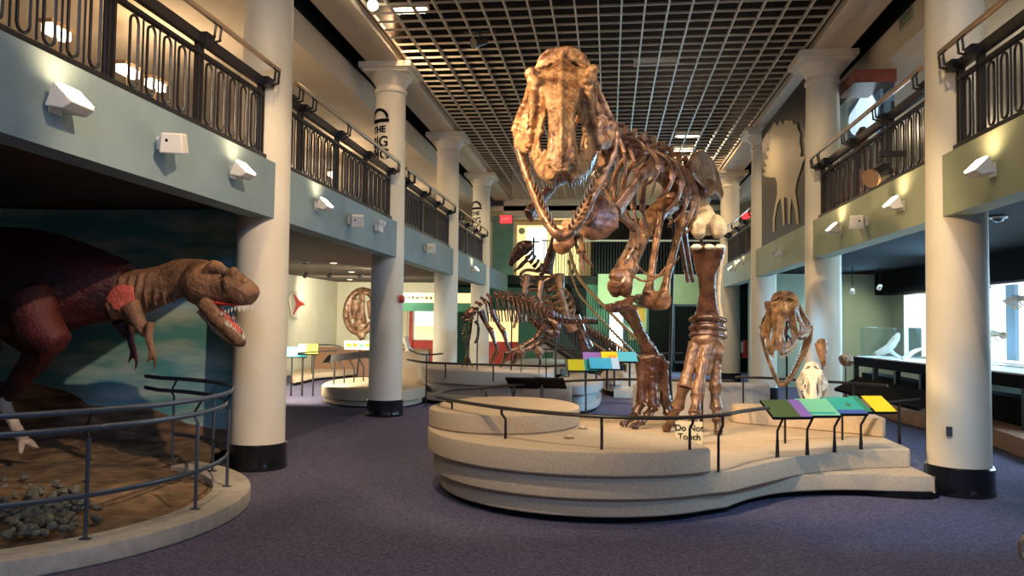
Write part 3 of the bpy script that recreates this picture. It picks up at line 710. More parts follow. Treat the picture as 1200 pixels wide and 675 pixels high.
# ---- the fleshed dinosaur
DD = 7.75
def Q(px, py, d=DD): return P(px, py, d)
fl = thing('fleshed_dinosaur', 'roaring life-size brown and red dinosaur model inside the diorama', 'dinosaur model', PH(25, 527, .2))
k_ = DD/FPX
def fm(name, c1, c2, sc=5, **kw): M[name] = mat(name, c1, c2, sc, .6, bump=.9, bscale=28, detail=8, **kw)
fm('hide_brown', (.12, .06, .028), (.30, .155, .08)); fm('hide_red', (.02, .004, .005), (.09, .011, .011), 3); fm('hide_pink', (.55, .10, .07), (.65, .15, .10)); fm('hide_pale', (.42, .33, .25), (.55, .45, .35))
# trunk
b = MB(); N = 18
b.tube([Q(-330, 350, 7.4), Q(-200, 345, 7.5), Q(-90, 335, 7.7), Q(0, 330, 7.75), Q(60, 333, 7.8), Q(110, 336, 7.8), Q(150, 340, 7.8)], [(.06, .08), (.22, .26), (.38, .46), (.44, .54), (.42, .50), (.33, .38), (.24, .27)], N, k=4)
b.tube([Q(30, 345, 7.3), Q(45, 380, 7.25), Q(70, 405, 7.2)], [(.2, .26), (.2, .22), (.12, .13)], 12, k=4)
fuse(b.build('trunk', 'hide_red', fl), .028, 4, .03, .15)
# neck with skin folds
b = MB()
b.tube([Q(128, 350), Q(160, 343, 7.78), Q(190, 334, 7.72), Q(215, 326, 7.66), Q(238, 330, 7.6)], [(.20, .22), (.21, .225), (.18, .19), (.19, .185), (.21, .21)], N, k=5)
for i in range(7):
    x = 138+i*11; b.tube([Q(x+4, 322-i*1.2, DD-.16), Q(x-1, 345, DD-.215), Q(x+1, 368-i*2, DD-.16)], .018, 6, k=3)
fuse(b.build('neck', 'hide_brown', fl), .02, 2, .02, .1)
b = MB(); b.tube([Q(126, 352, 7.58), Q(138, 346, 7.56), Q(151, 345, 7.55), Q(157, 355, 7.55)], [(.02, .05), (.03, .1), (.03, .09), (.02, .03)], 10, k=3)
b.tube([Q(132, 360, 7.56), Q(142, 358, 7.54), Q(152, 357, 7.54)], [(.02, .03), (.02, .06), (.02, .03)], 8, k=3)
fuse(b.build('pink_shoulder_patch', 'hide_pink', fl), .012, 3, .012, .08); 
# head
b = MB()
b.tube([Q(232, 330, 7.6), Q(245, 334, 7.5), Q(262, 336, 7.42), Q(278, 339, 7.34), Q(292, 346, 7.28), Q(297, 350, 7.26)], [(.20, .2), (.24, .215), (.20, .18), (.155, .145), (.12, .11), (.06, .06)], 18, k=4)
for dz in (-.17, .13): b.tube([Q(238, 322, 7.5+dz), Q(252, 312, 7.44+dz), Q(264, 318, 7.40+dz*.7), Q(275, 322, 7.34+dz*.6)], [.035, .06, .035, .03], 8, k=3)
b.ball(Q(274, 317, 7.26), .035); b.ball(Q(250, 311, 7.30), .05); b.ball(Q(287, 330, 7.24), .04)
# cheek muscles and the back of the jaw
b.tube([Q(238, 335, 7.42), Q(244, 352, 7.38), Q(254, 366, 7.36)], [(.08, .10), (.06, .10), (.04, .06)], 10, k=3)
b.tube([Q(262, 326, 7.22), Q(267, 336, 7.2), Q(262, 344, 7.24)], [.03, .04, .02], 8, k=3)
fuse(b.build('head', 'hide_brown', fl), .014, 2, .02, .07)
b = MB()
for dz in (-.13, .11): b.tube([Q(238, 352, 7.46+dz), Q(250, 368, 7.42+dz), Q(264, 383, 7.36+dz*.8), Q(277, 397, 7.30+dz*.5), Q(285, 402, 7.27)], [(.05, .09), (.04, .075), (.035, .055), (.03, .045), (.03, .04)], 10, k=4)
b.tube([Q(240, 365, 7.46), Q(258, 385, 7.40), Q(276, 402, 7.30), Q(285, 404, 7.27)], [(.13, .03), (.11, .025), (.07, .022), (.04, .02)], 10, k=4)
fuse(b.build('lower_jaw', 'hide_brown', fl), .012, 2, .014, .07)
b = MB(); b.tube([Q(253, 362, 7.40), Q(266, 376, 7.35), Q(276, 386, 7.30), Q(282, 391, 7.27)], [(.08, .05), (.07, .04), (.05, .03), (.025, .02)], 10, k=3); b.build('tongue', 'hide_pink', fl)
b = MB(); b.tube([Q(250, 352, 7.40), Q(264, 356, 7.35), Q(280, 357, 7.30)], [(.1, .05), (.09, .02), (.05, .012)], 10, k=3); b.build('mouth_lining', 'red', fl)
b = MB()
for i in range(12):
    f = i/11; x = 279+16.5*f; y = 358.5-1.2*f; L = 5+3*math.sin(i*2.1)**2
    b.cone(Q(x, y, 7.21+.02*f), Q(x-.6, y+L, 7.21+.02*f), .010)
for i in range(5): b.cone(Q(276-i*4, 359+i*1.6, 7.22), Q(275-i*4, 365+i*1.6, 7.22), .009)
for i in range(11):
    f = i/10; x = 264+20*f; y = 380+19*f; b.cone(Q(x, y, 7.22+.03*f), Q(x+2, y-5-2.5*math.sin(i*1.7)**2, 7.22), .008)
for i in range(8):
    f = i/7; x = 272+13.5*f; y = 372+24*f; b.cone(Q(x, y+2, 7.38-.08*f), Q(x+2, y-5, 7.36-.06*f), .008)
teeth_out(b, 'ivory', fl)
MB().ball(Q(262, 322, 7.215), .018).build('eye', 'lacquer', fl)
# arms
for dd, ox, nm in ((-.22, 0, 'hide_brown'), (.20, -22, 'hide_red')):
    b = MB(); b.tube([Q(152+ox, 356, DD+dd), Q(162+ox, 376, DD+dd-.02), Q(172+ox, 392, DD+dd-.05)], [(.07, .10), (.065, .07), (.05, .05)], 12, k=4)
    b.tube([Q(172+ox, 390, DD+dd-.05), Q(176+ox, 381, DD+dd-.12), Q(175+ox, 398, DD+dd-.16), Q(179+ox, 412, DD+dd-.16)], [.045, .04, .035, .028], 10, k=4)
    b.tube([Q(179+ox, 410, DD+dd-.16), Q(182+ox, 424, DD+dd-.15), Q(180+ox, 434, DD+dd-.14)], [.026, .018, .004], 8, k=3)
    b.tube([Q(178+ox, 408, DD+dd-.16), Q(175+ox, 420, DD+dd-.17), Q(171+ox, 427, DD+dd-.17)], [.024, .016, .004], 8, k=3)
    fuse(b.build('arm', nm, fl), .011, 2, .012, .07)
# legs
def leg(ox, dd, shank):
    b = MB(); b.tube([Q(0+ox, 335, DD+dd), Q(28+ox, 380, DD+dd-.1), Q(58+ox, 408, DD+dd-.2)], [(.2, .34), (.19, .26), (.11, .13)], 14, k=4)
    b.tube([Q(58+ox, 400, DD+dd-.2), Q(38+ox, 425, DD+dd-.1), Q(14+ox, 455, DD+dd), Q(2+ox, 470, DD+dd)], [(.12, .14), (.11, .14), (.07, .09), (.06, .07)], 12, k=4)
    fuse(b.build('thigh', 'hide_red', fl), .022, 3, .02, .12)
    b = MB(); b.tube([Q(2+ox, 466, DD+dd), Q(14+ox, 492, DD+dd), Q(28+ox, 518, DD+dd)], [.07, .055, .06], 10, k=4)
    for (tx, ty, td) in ((44, 525, -.1), (40, 526, .1), (24, 532, -.22)): b.tube([Q(26+ox, 516, DD+dd), Q((26+tx)/2+ox, 519, DD+dd+td*.6), Q(tx+ox, ty, DD+dd+td)], [.045, .04, .02], 8, k=3)
    fuse(b.build('foot', 'hide_pale', fl), .014, 2, .014, .08)
leg(0, 0.22, 1); leg(-70, -.3, 1)
# raised hand-like folds of the near hip: second smaller animal resting against it is not modelled

# ================================================================== THE BIG SKELETON
sk = thing('dinosaur_skeleton', 'huge mounted bronze-brown tyrannosaur skeleton striding forward on the stepped platform', 'skeleton', (1.2, 9.4, .4))
def xf(org, yaw, pitch, sc=1.0, roll=0):
    """local (x lateral, y forward, z up) -> world"""
    R = Matrix.Rotation(yaw, 3, 'Z') @ Matrix.Rotation(-pitch, 3, 'X') @ Matrix.Rotation(roll, 3, 'Y')
    org = Vector(org); return lambda x, y, z: org + R @ (Vector((x, y, z))*sc)
def cranium(T, b, sc=1.0, n=10):
    ST = [(-.05, .60, .20, .50, .385, -.01), (.10, .61, .22, .54, .41, -.01), (.28, .59, .225, .56, .425, -.01), (.42, .56, .20, .54, .35, -.01), (.55, .52, .135, .505, .235, .01), (.75, .47, .095, .44, .215, .01), (.95, .40, .08, .36, .17, .02), (1.10, .32, .075, .275, .15, .03), (1.20, .22, .07, .18, .115, .04), (1.26, .13, .045, .11, .07, .06)]
    def stn(y):
        for a, c in zip(ST, ST[1:]):
            if y <= c[0]: f = max(0, (y-a[0])/(c[0]-a[0])); return [p+(q-p)*f for p, q in zip(a, c)]
        return list(ST[-1])
    NU, NV = 58, 40
    for s in (-1, 1):
        pos = []; keep = {}
        for i in range(NU+1):
            y = -.05+1.31*i/NU; _, zt, wr, zr, wb, zb = stn(y)
            for j in range(NV+1):
                v = j/NV
                if v < .3: f = v/.3; x = wr*f; z = zt+(zr-zt)*f**1.6
                else:
                    f = (v-.3)/.7; bul = .035*math.sin(PI*f)*(1 if y < .5 else .6); x = wr+(wb-wr)*f**(2.0 if y < .5 else 1.3)+bul*.5; z = zr+(zb-zr)*f
                    if y > .55: x -= .022*math.sin(PI*min(1, f*1.3))          # hollow flank of the snout
                pos.append(Vector((s*x, y, z)))
        for i in range(NU):
            for j in range(NV):
                y = -.05+1.31*(i+.5)/NU; v = (j+.5)/NV; f = (v-.3)/.7
                def el(cy, cf, ry, rf, val=None): return ((y-cy)/ry)**2+(((f if val is None else val)-cf)/rf)**2 < 1
                hole = el(.77, .42, .17, .36) or el(.435, .38, .085, .36) or el(.445, .62, .04, .14) or el(.15, .44, .105, .34) or el(1.085, .20, .06, .17) or el(.95, .58, .03, .12) or (v < .3 and ((y-.11)/.09)**2+((v-.17)/.085)**2 < 1)
                hole = hole or (f > .86+.05*math.sin(y*9) and .02 < y < .3)
                keep[(i, j)] = not hole
        th = .017; V = []; idx = lambda i, j: i*(NV+1)+j
        for i in range(NU+1):
            for j in range(NV+1):
                a = pos[idx(min(i+1, NU), j)]-pos[idx(max(i-1, 0), j)]; c = pos[idx(i, min(j+1, NV))]-pos[idx(i, max(j-1, 0))]
                nn = a.cross(c); nn = nn.normalized() if nn.length > 1e-9 else Vector((0, 0, 1))
                p = pos[idx(i, j)]; V.append((p+nn*th, p-nn*th))
        vs = [T(*a) for a, _ in V]+[T(*c) for _, c in V]; o = len(V); F = []
        for (i, j), k_ in keep.items():
            if not k_: continue
            q = [idx(i, j), idx(i+1, j), idx(i+1, j+1), idx(i, j+1)]; F.append(q); F.append([v_+o for v_ in q][::-1])
            for (di, dj, e0, e1) in ((0, -1, 0, 1), (1, 0, 1, 2), (0, 1, 2, 3), (-1, 0, 3, 0)):
                if not keep.get((i+di, j+dj), False): F.append([q[e1], q[e0], q[e0]+o, q[e1]+o])
        b.add(vs, F)
    def bar(pts, rad, k=4, up=(0, 0, 1)):
        u = (T(*up)-T(0, 0, 0)); b.tube([T(*p) for p in pts], [(r*sc, r*sc) if not isinstance(r, tuple) else (r[0]*sc, r[1]*sc) for r in rad], n, up=u, k=k)
    for s in (-1, 1):
        bar([(s*.385, -.02, -.07), (s*.40, .0, .05), (s*.33, .02, .24), (s*.24, .03, .44)], [.05, .045, .035, .045])
        bar([(s*.41, .0, -.02), (s*.42, .16, -.0), (s*.385, .34, -.01), (s*.29, .53, .03)], [(.026, .06), (.024, .045), (.028, .07), (.03, .05)])
        for (x_, y_b, z_, r_) in ((.205, .47, .555, .05), (.235, .42, .56, .05), (.25, .31, .585, .055), (.245, .25, .55, .045), (.40, .25, .10, .04), (.42, .12, .03, .04)): b.ball(T(s*x_, y_b, z_), r_*sc, 10, 7)
        bar([(s*.22, .50, .52), (s*.235, .53, .36), (s*.26, .55, .18), (s*.27, .54, .04)], [.036, .028, .028, .036])
        bar([(s*.24, .27, .52), (s*.275, .29, .32), (s*.35, .33, .10)], [.036, .026, .04])
        bar([(s*.235, -.03, .42), (s*.18, -.05, .56), (s*.11, -.05, .63), (s*.0, -.05, .645)], [(.025, .045), (.022, .05), (.022, .05), (.03, .05)])
        bar([(s*.20, -.03, .46), (s*.11, -.03, .52), (0, -.03, .55)], [(.02, .09), (.02, .09), (.02, .09)])
        bar([(s*.065, 1.03, .35), (s*.075, 1.14, .26), (s*.10, 1.20, .15)], [.022, .026, .03])
        bar([(s*.24, .60, .04), (s*.21, .80, .03), (s*.18, .98, .03), (s*.13, 1.13, .04), (s*.06, 1.23, .06)], [(.026, .035), (.028, .04), (.03, .045), (.03, .05), (.03, .05)])
        bar([(s*.14, .05, .22), (s*.28, .04, .12), (s*.38, .0, .0)], [.05, .035, .045])
    bar([(0, -.05, .63), (0, .12, .615), (0, .3, .59), (0, .5, .55), (0, .75, .49), (0, .98, .42), (0, 1.16, .30), (0, 1.25, .17)], [.022, .022, .03, .026, .02, .02, .018, .016])
    bar([(0, .3, .14), (0, .7, .12), (0, 1.05, .12)], [(.12, .025), (.10, .025), (.06, .025)])
    bar([(0, -.08, .22), (0, .1, .30), (0, .3, .36)], [.09, .12, .10])
def crteeth(T, b, sc=1.0):
    for s in (-1, 1):
        for i in range(11):
            f = i/10; x = s*(.265-.20*f**1.3); y = .66+.56*f; L = (.07+.075*math.sin(f*PI*.85+.3)*(1 if i % 2 else .75))
            b.cone(T(x, y, .03), T(x*.98, y-.02, .02-L), .019*sc, 6)
def mandible(T, b, sc=1.0, n=10):
    for s in (-1, 1):
        u = T(s*(.75 if s < 0 else .25), 0, 1)-T(0, 0, 0)
        b.tube([T(*p) for p in ((s*.41, -.06, -.02), (s*.40, .08, -.04), (s*.37, .25, -.06), (s*.31, .48, -.08), (s*.22, .74, -.09), (s*.13, .97, -.08), (s*.045, 1.10, -.06), (0, 1.13, -.06))],
               [(r[0]*sc, r[1]*sc) for r in ((.055, .06), (.05, .13), (.048, .17), (.042, .14), (.04, .10), (.042, .085), (.045, .07), (.04, .06))], n, up=u, k=4)
def mnteeth(T, b, sc=1.0):
    for s in (-1, 1):
        for i in range(12):
            f = i/11; x = s*(.30-.24*f**1.1); y = .50+.58*f; L = .06+.05*math.sin(f*PI*.8+.4)*(1 if i % 2 else .7)
            b.cone(T(x, y, -.0), T(x*.95, y-.01, .0+L), .015*sc, 6)
jo = P(661, 148, 7.15)
fw = P(655.5, 205, 6.1)-jo; yaw = math.atan2(-fw.x, fw.y)       # snout heading
T = xf(jo, yaw+.02, math.radians(35), 1.0, math.radians(1.5))
b = MB(); cranium(T, b); sku = fuse(b.build('skull', 'bone_s', sk), .011, 1, .03, .07)
b = MB(); crteeth(T, b); teeth_out(b, 'tooth', sku)
TM = xf(jo, yaw+.02, math.radians(64), 1.0)
b = MB(); mandible(TM, b); jw = fuse(b.build('lower_jaw', 'bone', sk), .013, 2, .025, .07)
b = MB(); mnteeth(TM, b); teeth_out(b, 'tooth', jw)

def vertebra(b, c, t, s=.1, spine=.25, proc=.16, n=8):
    """spool body with neural spine and side processes"""
    t = t.normalized(); side = t.cross(Vector((0, 0, 1))).normalized(); up = side.cross(t).normalized()
    b.tube([c-t*s*.8, c-t*s*.45, c, c+t*s*.45, c+t*s*.8], [s*.95, s*.8, s*.62, s*.8, s*.95], n)
    b.tube([c+up*s*.5, c+up*(s+spine*.5)-t*.02, c+up*(s+spine)-t*.05], [(s*.28, s*.75), (s*.16, s*.65), (s*.22, s*.75)], n, up=t)
    for q in (-1, 1): b.tube([c+up*s*.6, c+side*q*proc*.6+up*s*1.0, c+side*q*proc+up*s*1.1], [s*.35, s*.22, s*.2], 6)
# neck and back
path = catmull([P(668, 118, 7.25), P(684, 124, 7.45), P(704, 150, 7.7), P(728, 172, 8.0), P(757, 182, 8.45), P(784, 196, 8.95), P(806, 214, 9.4), P(824, 232, 9.9)], 8)
def along(path, step):
    out = []; acc = 0; out.append((path[0], path[1]-path[0]))
    for i in range(1, len(path)):
        acc += (path[i]-path[i-1]).length
        if acc >= step: out.append((path[i], path[min(i+1, len(path)-1)]-path[i-1])); acc = 0
    return out
vt = along(path, .165)
for i, (c, t) in enumerate(vt):
    b = MB(); f = i/len(vt); vertebra(b, c, t, .085+.02*f, .09+.10*f, .15+.05*f)
    b.build('vertebra', 'bone', sk)
tail = catmull([P(824, 232, 9.9), P(818, 232, 10.9), P(806, 238, 12.0), P(794, 250, 13.0), P(784, 266, 14.0)], 8)
for i, (c, t) in enumerate(along(tail, .22)[1:]):
    b = MB(); vertebra(b, c, t, .10*(1-.045*i), .2*(1-.05*i), .15*(1-.05*i)); b.build('tail_vertebra', 'bone_d', sk)
# ribs
hip = P(806, 222, 9.7); nk = P(720, 165, 7.9)
fwd = (nk-hip); fwd.z = 0; fwd.normalize(); lat = Vector((-fwd.y, fwd.x, 0)); up = Vector((0, 0, 1))
if lat.dot(_r) < 0: lat = -lat                       # lat points to image right
bp = catmull([P(716, 162, 7.85), P(728, 172, 8.0), P(757, 182, 8.45), P(780, 193, 8.9)], 6)
st = along(bp, .165)
for i, (c, t) in enumerate(st):
    f = i/(len(st)-1); Wd = .24+.16*math.sin(PI*min(1, f*.8+.1)); Dp = .40+.62*min(1, f*1.25)
    for s in (-1, 1):
        if s < 0: Dp *= .8
        Wd_ = .25+.09*math.sin(PI*min(1, f*.8+.1)); pts = [c+lat*s*(.04+Wd_*math.sin(a_)**.8)-up*(Dp*.5*(1-math.cos(a_)))-fwd*(.10*math.sin(a_)+.12*f*a_/2.6) for a_ in [.02, .35, .7, 1.05, 1.4, 1.75, 2.1, 2.4, 2.65]]
        b = MB(); b.tube(pts, [(.036, .03), (.036, .026), (.036, .024), (.036, .022), (.036, .021), (.035, .020), (.034, .019), (.030, .017), (.018, .012)], 8, k=3); b.build('rib', 'bone', sk)
# neck ribs, slender and hanging
for i in range(5):
    c, t = vt[1+i]
    for s in (-1, 1):
        b = MB(); b.tube([c+lat*s*.1, c+lat*s*.17-up*.18, c+lat*s*.15-up*.38-fwd*.1], [.024, .02, .008], 6, k=4); b.build('neck_rib', 'bone', sk)
# belly ribs
gc = [P(742, 322, 8.25), P(757, 327, 8.6), P(768, 322, 9.0)]
for i, c in enumerate(gc[1:]):
    b = MB(); b.tube([c-lat*.26+up*.16, c-lat*.12+up*.02, c+up*-.02, c+lat*.14+up*.03, c+lat*.28+up*.2], [.008, .013, .015, .013, .008], 6, k=4); b.build('belly_rib', 'bone', sk)
# shoulder girdles
def scap(a, m_, z, cor, nm, q=1.0):
    b = MB(); b.tube([a, a.lerp(m_, .5), m_, z], [(.11, .03), (.075, .03), (.06, .03), (.09, .05)], 10, up=lat, k=5)
    if True: fuse(b.build('shoulder_blade', nm, sk), .012, 3, .015, .1)
    b = MB(); b.tube([cor+up*.22*q+fwd*.0, cor+up*.10*q+fwd*.05, cor-up*.10*q+fwd*.06, cor-up*.20*q+fwd*.02], [(.08*q, .022), (.19*q, .022), (.20*q, .022), (.08*q, .02)], 16, up=fwd+lat*.5, k=4)
    fuse(b.build('coracoid', 'bone', sk), .012, 4, .01, .12)
scap(P(776, 190, 8.35), P(751, 208, 7.95), P(722, 247, 7.7), P(704, 256, 7.6), 'bone')
a2 = lambda p: p-lat*.95+fwd*.05
scap(a2(P(776, 190, 8.35)), a2(P(751, 208, 7.95)), a2(P(722, 247, 7.7)), P(664, 284, 7.9), 'bone_d', .55)
b = MB(); b.tube([P(704, 238, 7.6), P(690, 262, 7.5), P(672, 248, 7.6)], [.02, .018, .02], 8, k=4); b.build('wishbone', 'bone', sk)
# small arms
def arm(sh, el, wr, t1, t2):
    b = MB(); b.tube([sh, sh.lerp(el, .5), el], [(.06, .05), .032, .052], 8, k=4); b.build('upper_arm', 'bone', sk)
    for q in (-.025, .025): 
        b = MB(); b.tube([el+lat*q, el.lerp(wr, .5)+lat*q*1.4, wr+lat*q], [.032, .018, .026], 7, k=3); b.build('forearm', 'bone', sk)
    for t_ in (t1, t2):
        b = MB(); m_ = wr.lerp(t_, .45); e_ = wr.lerp(t_, .75); b.tube([wr, wr.lerp(t_, .2), m_, m_.lerp(e_, .5), e_], [.028, .017, .024, .015, .019], 7, k=2); b.cone(e_, t_, .016); b.build('finger', 'bone', sk)
arm(P(722, 250, 7.75), P(745, 268, 8.0), P(742, 292, 7.8), P(731, 312, 7.7), P(748, 318, 7.75))
arm(P(664, 262, 7.8), P(676, 276, 8.0), P(681, 296, 7.85), P(682, 318, 7.8), P(696, 314, 7.85))
# pelvis
b = MB()
for s, nm in ((1, 0), (-1, 1)):
    c = P(806, 222, 9.55)+lat*s*.22 if s > 0 else P(806, 222, 9.55)-lat*.22
    b.tube([c+fwd*.55+up*.16, c+fwd*.3+up*.2, c+up*.2, c-fwd*.35+up*.14, c-fwd*.6-up*.02], [(.03, .10), (.03, .2), (.035, .24), (.03, .18), (.03, .08)], 10, up=up, k=4)
    b.tube([c+up*.1, c-up*.1], [(.10, .07), (.09, .08)], 10)
fuse(b.build('hip_blade', 'bone', sk), .016, 3, .02, .12)
b = MB()
b.tube([P(774, 248, 9.5), P(768, 290, 9.35), P(762, 330, 9.2), P(759, 345, 9.15)], [(.06, .05), .045, .05, .07], 10, k=4)
b.tube([P(802, 250, 9.5), P(791, 290, 9.35), P(781, 330, 9.2), P(778, 345, 9.15)], [(.06, .05), .045, .05, .07], 10, k=4)
b.tube([P(781, 352, 8.95), P(772, 352, 9.1), P(758, 352, 9.25), P(744, 350, 9.45)], [(.07, .10), (.09, .115), (.08, .09), (.04, .05)], 12, k=4)
fuse(b.build('pubis', 'bone', sk), .014, 3, .015, .1)
b = MB(); b.tube([P(798, 245, 9.9), P(804, 285, 10.3), P(812, 330, 10.6)], [.06, .035, .03], 8, k=4); b.tube([P(790, 245, 10.0), P(798, 285, 10.4), P(806, 330, 10.7)], [.06, .035, .03], 8, k=4); b.build('ischium', 'bone_d', sk)
# image-left leg (trailing)
d_ = 9.1
b = MB(); b.tube([P(786, 238, 9.8), P(768, 252, 9.6), P(752, 275, 9.4), P(741, 298, 9.25), P(733, 316, 9.15), P(728, 333, 9.1)], [(.14, .13), (.13, .12), (.11, .11), (.115, .11), (.14, .12), (.13, .10)], 12, k=4)
for q, qq in ((-7, 0), (6, .0)): b.tube([P(728+q*.6, 318, 9.05), P(727+q, 332, 9.0), P(728+q, 345, 9.12)], [.08, .09, .06], 10, k=3)
fuse(b.build('thigh_bone', 'bone', sk), .015, 2, .03, .1)
b = MB(); b.tube([P(722, 358, 9.0), P(734, 362, 9.05), P(744, 378, 9.2), P(753, 396, 9.35), P(760, 410, 9.45), P(763, 420, 9.5)], [(.13, .06), (.13, .07), (.075, .07), (.075, .065), (.11, .07), (.13, .07)], 12, k=4)
b.tube([P(712, 360, 8.85), P(728, 360, 9.0), P(742, 348, 9.1)], [.05, .06, .04], 8, k=3)
fuse(b.build('shin_bone', 'bone_r', sk), .015, 2, .025, .1)
b = MB(); b.tube([P(738, 360, 9.2), P(752, 388, 9.4), P(768, 412, 9.5)], [.03, .018, .03], 7, k=3); b.build('fibula', 'bone_r', sk)
def foot(anks, mids, nm, name='foot'):
    b = MB()
    for a, m_ in zip(anks, mids): b.tube([a, a.lerp(m_, .25), a.lerp(m_, .6), a.lerp(m_, .85), m_], [(.085, .08), (.07, .07), (.06, .065), (.07, .07), (.08, .075)], 10, k=3)
    b.tube([anks[0]+up*.02, anks[1]+up*.05-fwd*-.03, anks[-1]+up*.02], [(.08, .06), (.08, .07), (.08, .06)], 10, k=3)
    a_, m_ = (anks[0]+anks[-1])/2, (mids[0]+mids[-1])/2; b.tube([a_-up*.02, a_.lerp(m_, .35), a_.lerp(m_, .7)], [(.14, .06), (.12, .045), (.11, .03)], 12, up=fwd, k=4)
    return fuse(b.build('metatarsus', nm, sk), .013, 2, .02, .08)
def toe(p, t_, nm, r=.055, nph=3):
    b = MB(); k0 = p
    for i in range(nph):
        f0 = i/(nph+.8); f1 = (i+1)/(nph+.8)
        def pt(f): q = p.lerp(t_, f); q.z = p.z+(t_.z-p.z)*min(1, f**.7*1.15) ; return q
        a, c = pt(f0), pt(f1); rr = r*(1-.16*i); b.tube([a, a.lerp(c, .25), a.lerp(c, .6), c], [rr, rr*.72, rr*.72, rr*.95], 9, k=3)
    a = pt(f1); b.tube([a, a.lerp(t_, .5)+up*.02, t_], [rr*.9, rr*.62, rr*.12], 8, k=3)
    o = b.build('toe', nm, sk); return o
G = .40
an = [P(752, 424, 9.5), P(764, 424, 9.48), P(776, 424, 9.5)]; md = [P(752, 472, 9.45), P(766, 477, 9.4), P(780, 473, 9.5)]
an = an; b0 = foot(an, md, 'bone_r')
for m_, (tx, ty) in zip(md, ((726, 498), (738, 501), (790, 499))):
    e_ = PH(tx, ty, G+.02); toe(m_, e_, 'bone_r', .07)
# image-right leg (striding forward)
kn = P(829, 281, 8.95)
b = MB(); b.tube([P(812, 226, 9.95), P(818, 232, 9.8), P(824, 243, 9.45), P(828, 256, 9.15), P(830, 268, 8.95)], [(.11, .11), (.10, .10), (.085, .085), (.11, .10), (.14, .10)], 12, k=4)
for q in (-1, 1): b.tube([P(830+q*9, 256, 9.05), P(830+q*12, 266, 8.85), P(830+q*11, 276, 8.95)], [.06, .09, .06], 10, k=3)
fuse(b.build('thigh_bone', 'bone_c', sk), .014, 2, .03, .1)  # lamp light on this thigh is put into its cream colour
b = MB()
b.tube([P(829, 290, 8.95), P(829, 300, 8.97), P(828, 318, 9.0), P(829, 340, 9.05), P(829, 362, 9.1), P(828, 380, 9.12)], [(.20, .09), (.18, .10), (.125, .09), (.095, .08), (.13, .08), (.18, .085)], 14, up=fwd, k=4)
for q in (-13, 0, 14): b.ball(P(829+q, 290, 8.88), (.07, .07, .045), 10, 7)
ti = fuse(b.build('shin_bone', 'bone_r', sk), .014, 3, .025, .1)
for q in (-13, 2, 15): 
    MB().ball(P(829+q, 289.5, 8.85), (.062, .06, .032), 10, 7).build('cartilage_cap', 'bone_w', ti)
b = MB(); b.tube([P(844, 296, 9.0), P(843, 320, 9.03), P(842, 350, 9.07), P(847, 384, 9.1), P(849, 392, 9.1)], [.05, .028, .02, .03, .03], 8, k=4); b.build('fibula', 'bone_c', sk)
b = MB()
for i, y in enumerate((373, 383, 392)): b.tube([P(810, y+2, 9.12), P(820, y-1, 8.98), P(838, y, 8.98), P(849, y+3, 9.12)], [(.04, .035), (.06, .04), (.06, .04), (.04, .035)], 10, k=3)
fuse(b.build('ankle_bones', 'bone_r', sk), .013, 1, .02, .06)
an = [P(815, 402, 9.02), P(828, 402, 8.98), P(841, 402, 9.05)]; md = [P(801, 454, 8.85), P(817, 464, 8.8), P(838, 455, 9.0)]
foot(an, md, 'bone')
for m_, (tx, ty) in zip(md, ((776, 503), (806, 512), (843, 508))):
    e_ = PH(tx, ty, G+.02); toe(m_, e_, 'bone', .082)
# mount
b = MB(); b.tube([PH(822, 503, .395), P(822, 470, 9.1), P(826, 430, 9.35), P(826, 300, 9.3), P(812, 240, 9.9)], .022, 8); b.build('support_pole', 'rail', sk)
b = MB(); b.tube([PH(788, 496, .395), P(785, 440, 9.9), P(790, 250, 9.9)], .02, 8); b.build('support_pole', 'rail', sk)

# ================================================================== MOUNTED SKULLS
def small_skull(c, hgt, yaw, pitch, m, jaw_pitch, name, label, cat, base, poles, group=None, jawm=None):
    t = thing(name, label, cat, base, group); sc = hgt
    T = xf(c, yaw, pitch, sc); b = MB(); cranium(T, b, sc, 8); s_ = fuse(b.build('cranium', m, t), .016*sc+.003, 2, .02*sc, .05)
    b = MB(); crteeth(T, b, sc); teeth_out(b, 'ivory', s_)
    T2 = xf(c, yaw, jaw_pitch, sc); b = MB(); mandible(T2, b, sc, 8); j = fuse(b.build('lower_jaw', jawm or m, t), .014*sc+.003, 2, .015*sc, .05)
    b = MB(); mnteeth(T2, b, sc); teeth_out(b, 'ivory', j)
    for pl in poles: MB().tube(pl, .014, 8).build('pole', 'rail', t)
    return t
y_ = PI-.34
bs = PH(922, 478, .60)
dd = 10.2
small_skull(P(921, 383, dd+.3), .72, y_, math.radians(24), 'bone_s', math.radians(62), 'mounted_skull', 'large brown toothed skull with gaping jaw on a thin black pole', 'skull', Vector((P(922, 470, dd+.1).x, P(922, 470, dd+.1).y, .58)),
            [[Vector((P(922, 470, dd+.1).x, P(922, 470, dd+.1).y, .58)), P(922, 372, dd+.1)], [P(912, 405, dd+.1), P(922, 392, dd+.1), P(933, 405, dd+.1)], [P(912, 405, dd+.1), P(933, 405, dd+.1)]])
dd = 9.75
small_skull(P(951, 447, dd+.2), .40, y_+.15, math.radians(30), 'bone_w', math.radians(66), 'small_mounted_skull', 'small white skull on low rods in front of the second right column', 'skull', Vector((P(951, 480, dd).x, P(951, 480, dd).y, .6)),
            [[Vector((P(944, 480, dd).x, P(944, 480, dd).y, .58)), P(944, 447, dd)], [Vector((P(957, 480, dd).x, P(957, 480, dd).y, .58)), P(957, 447, dd)]])
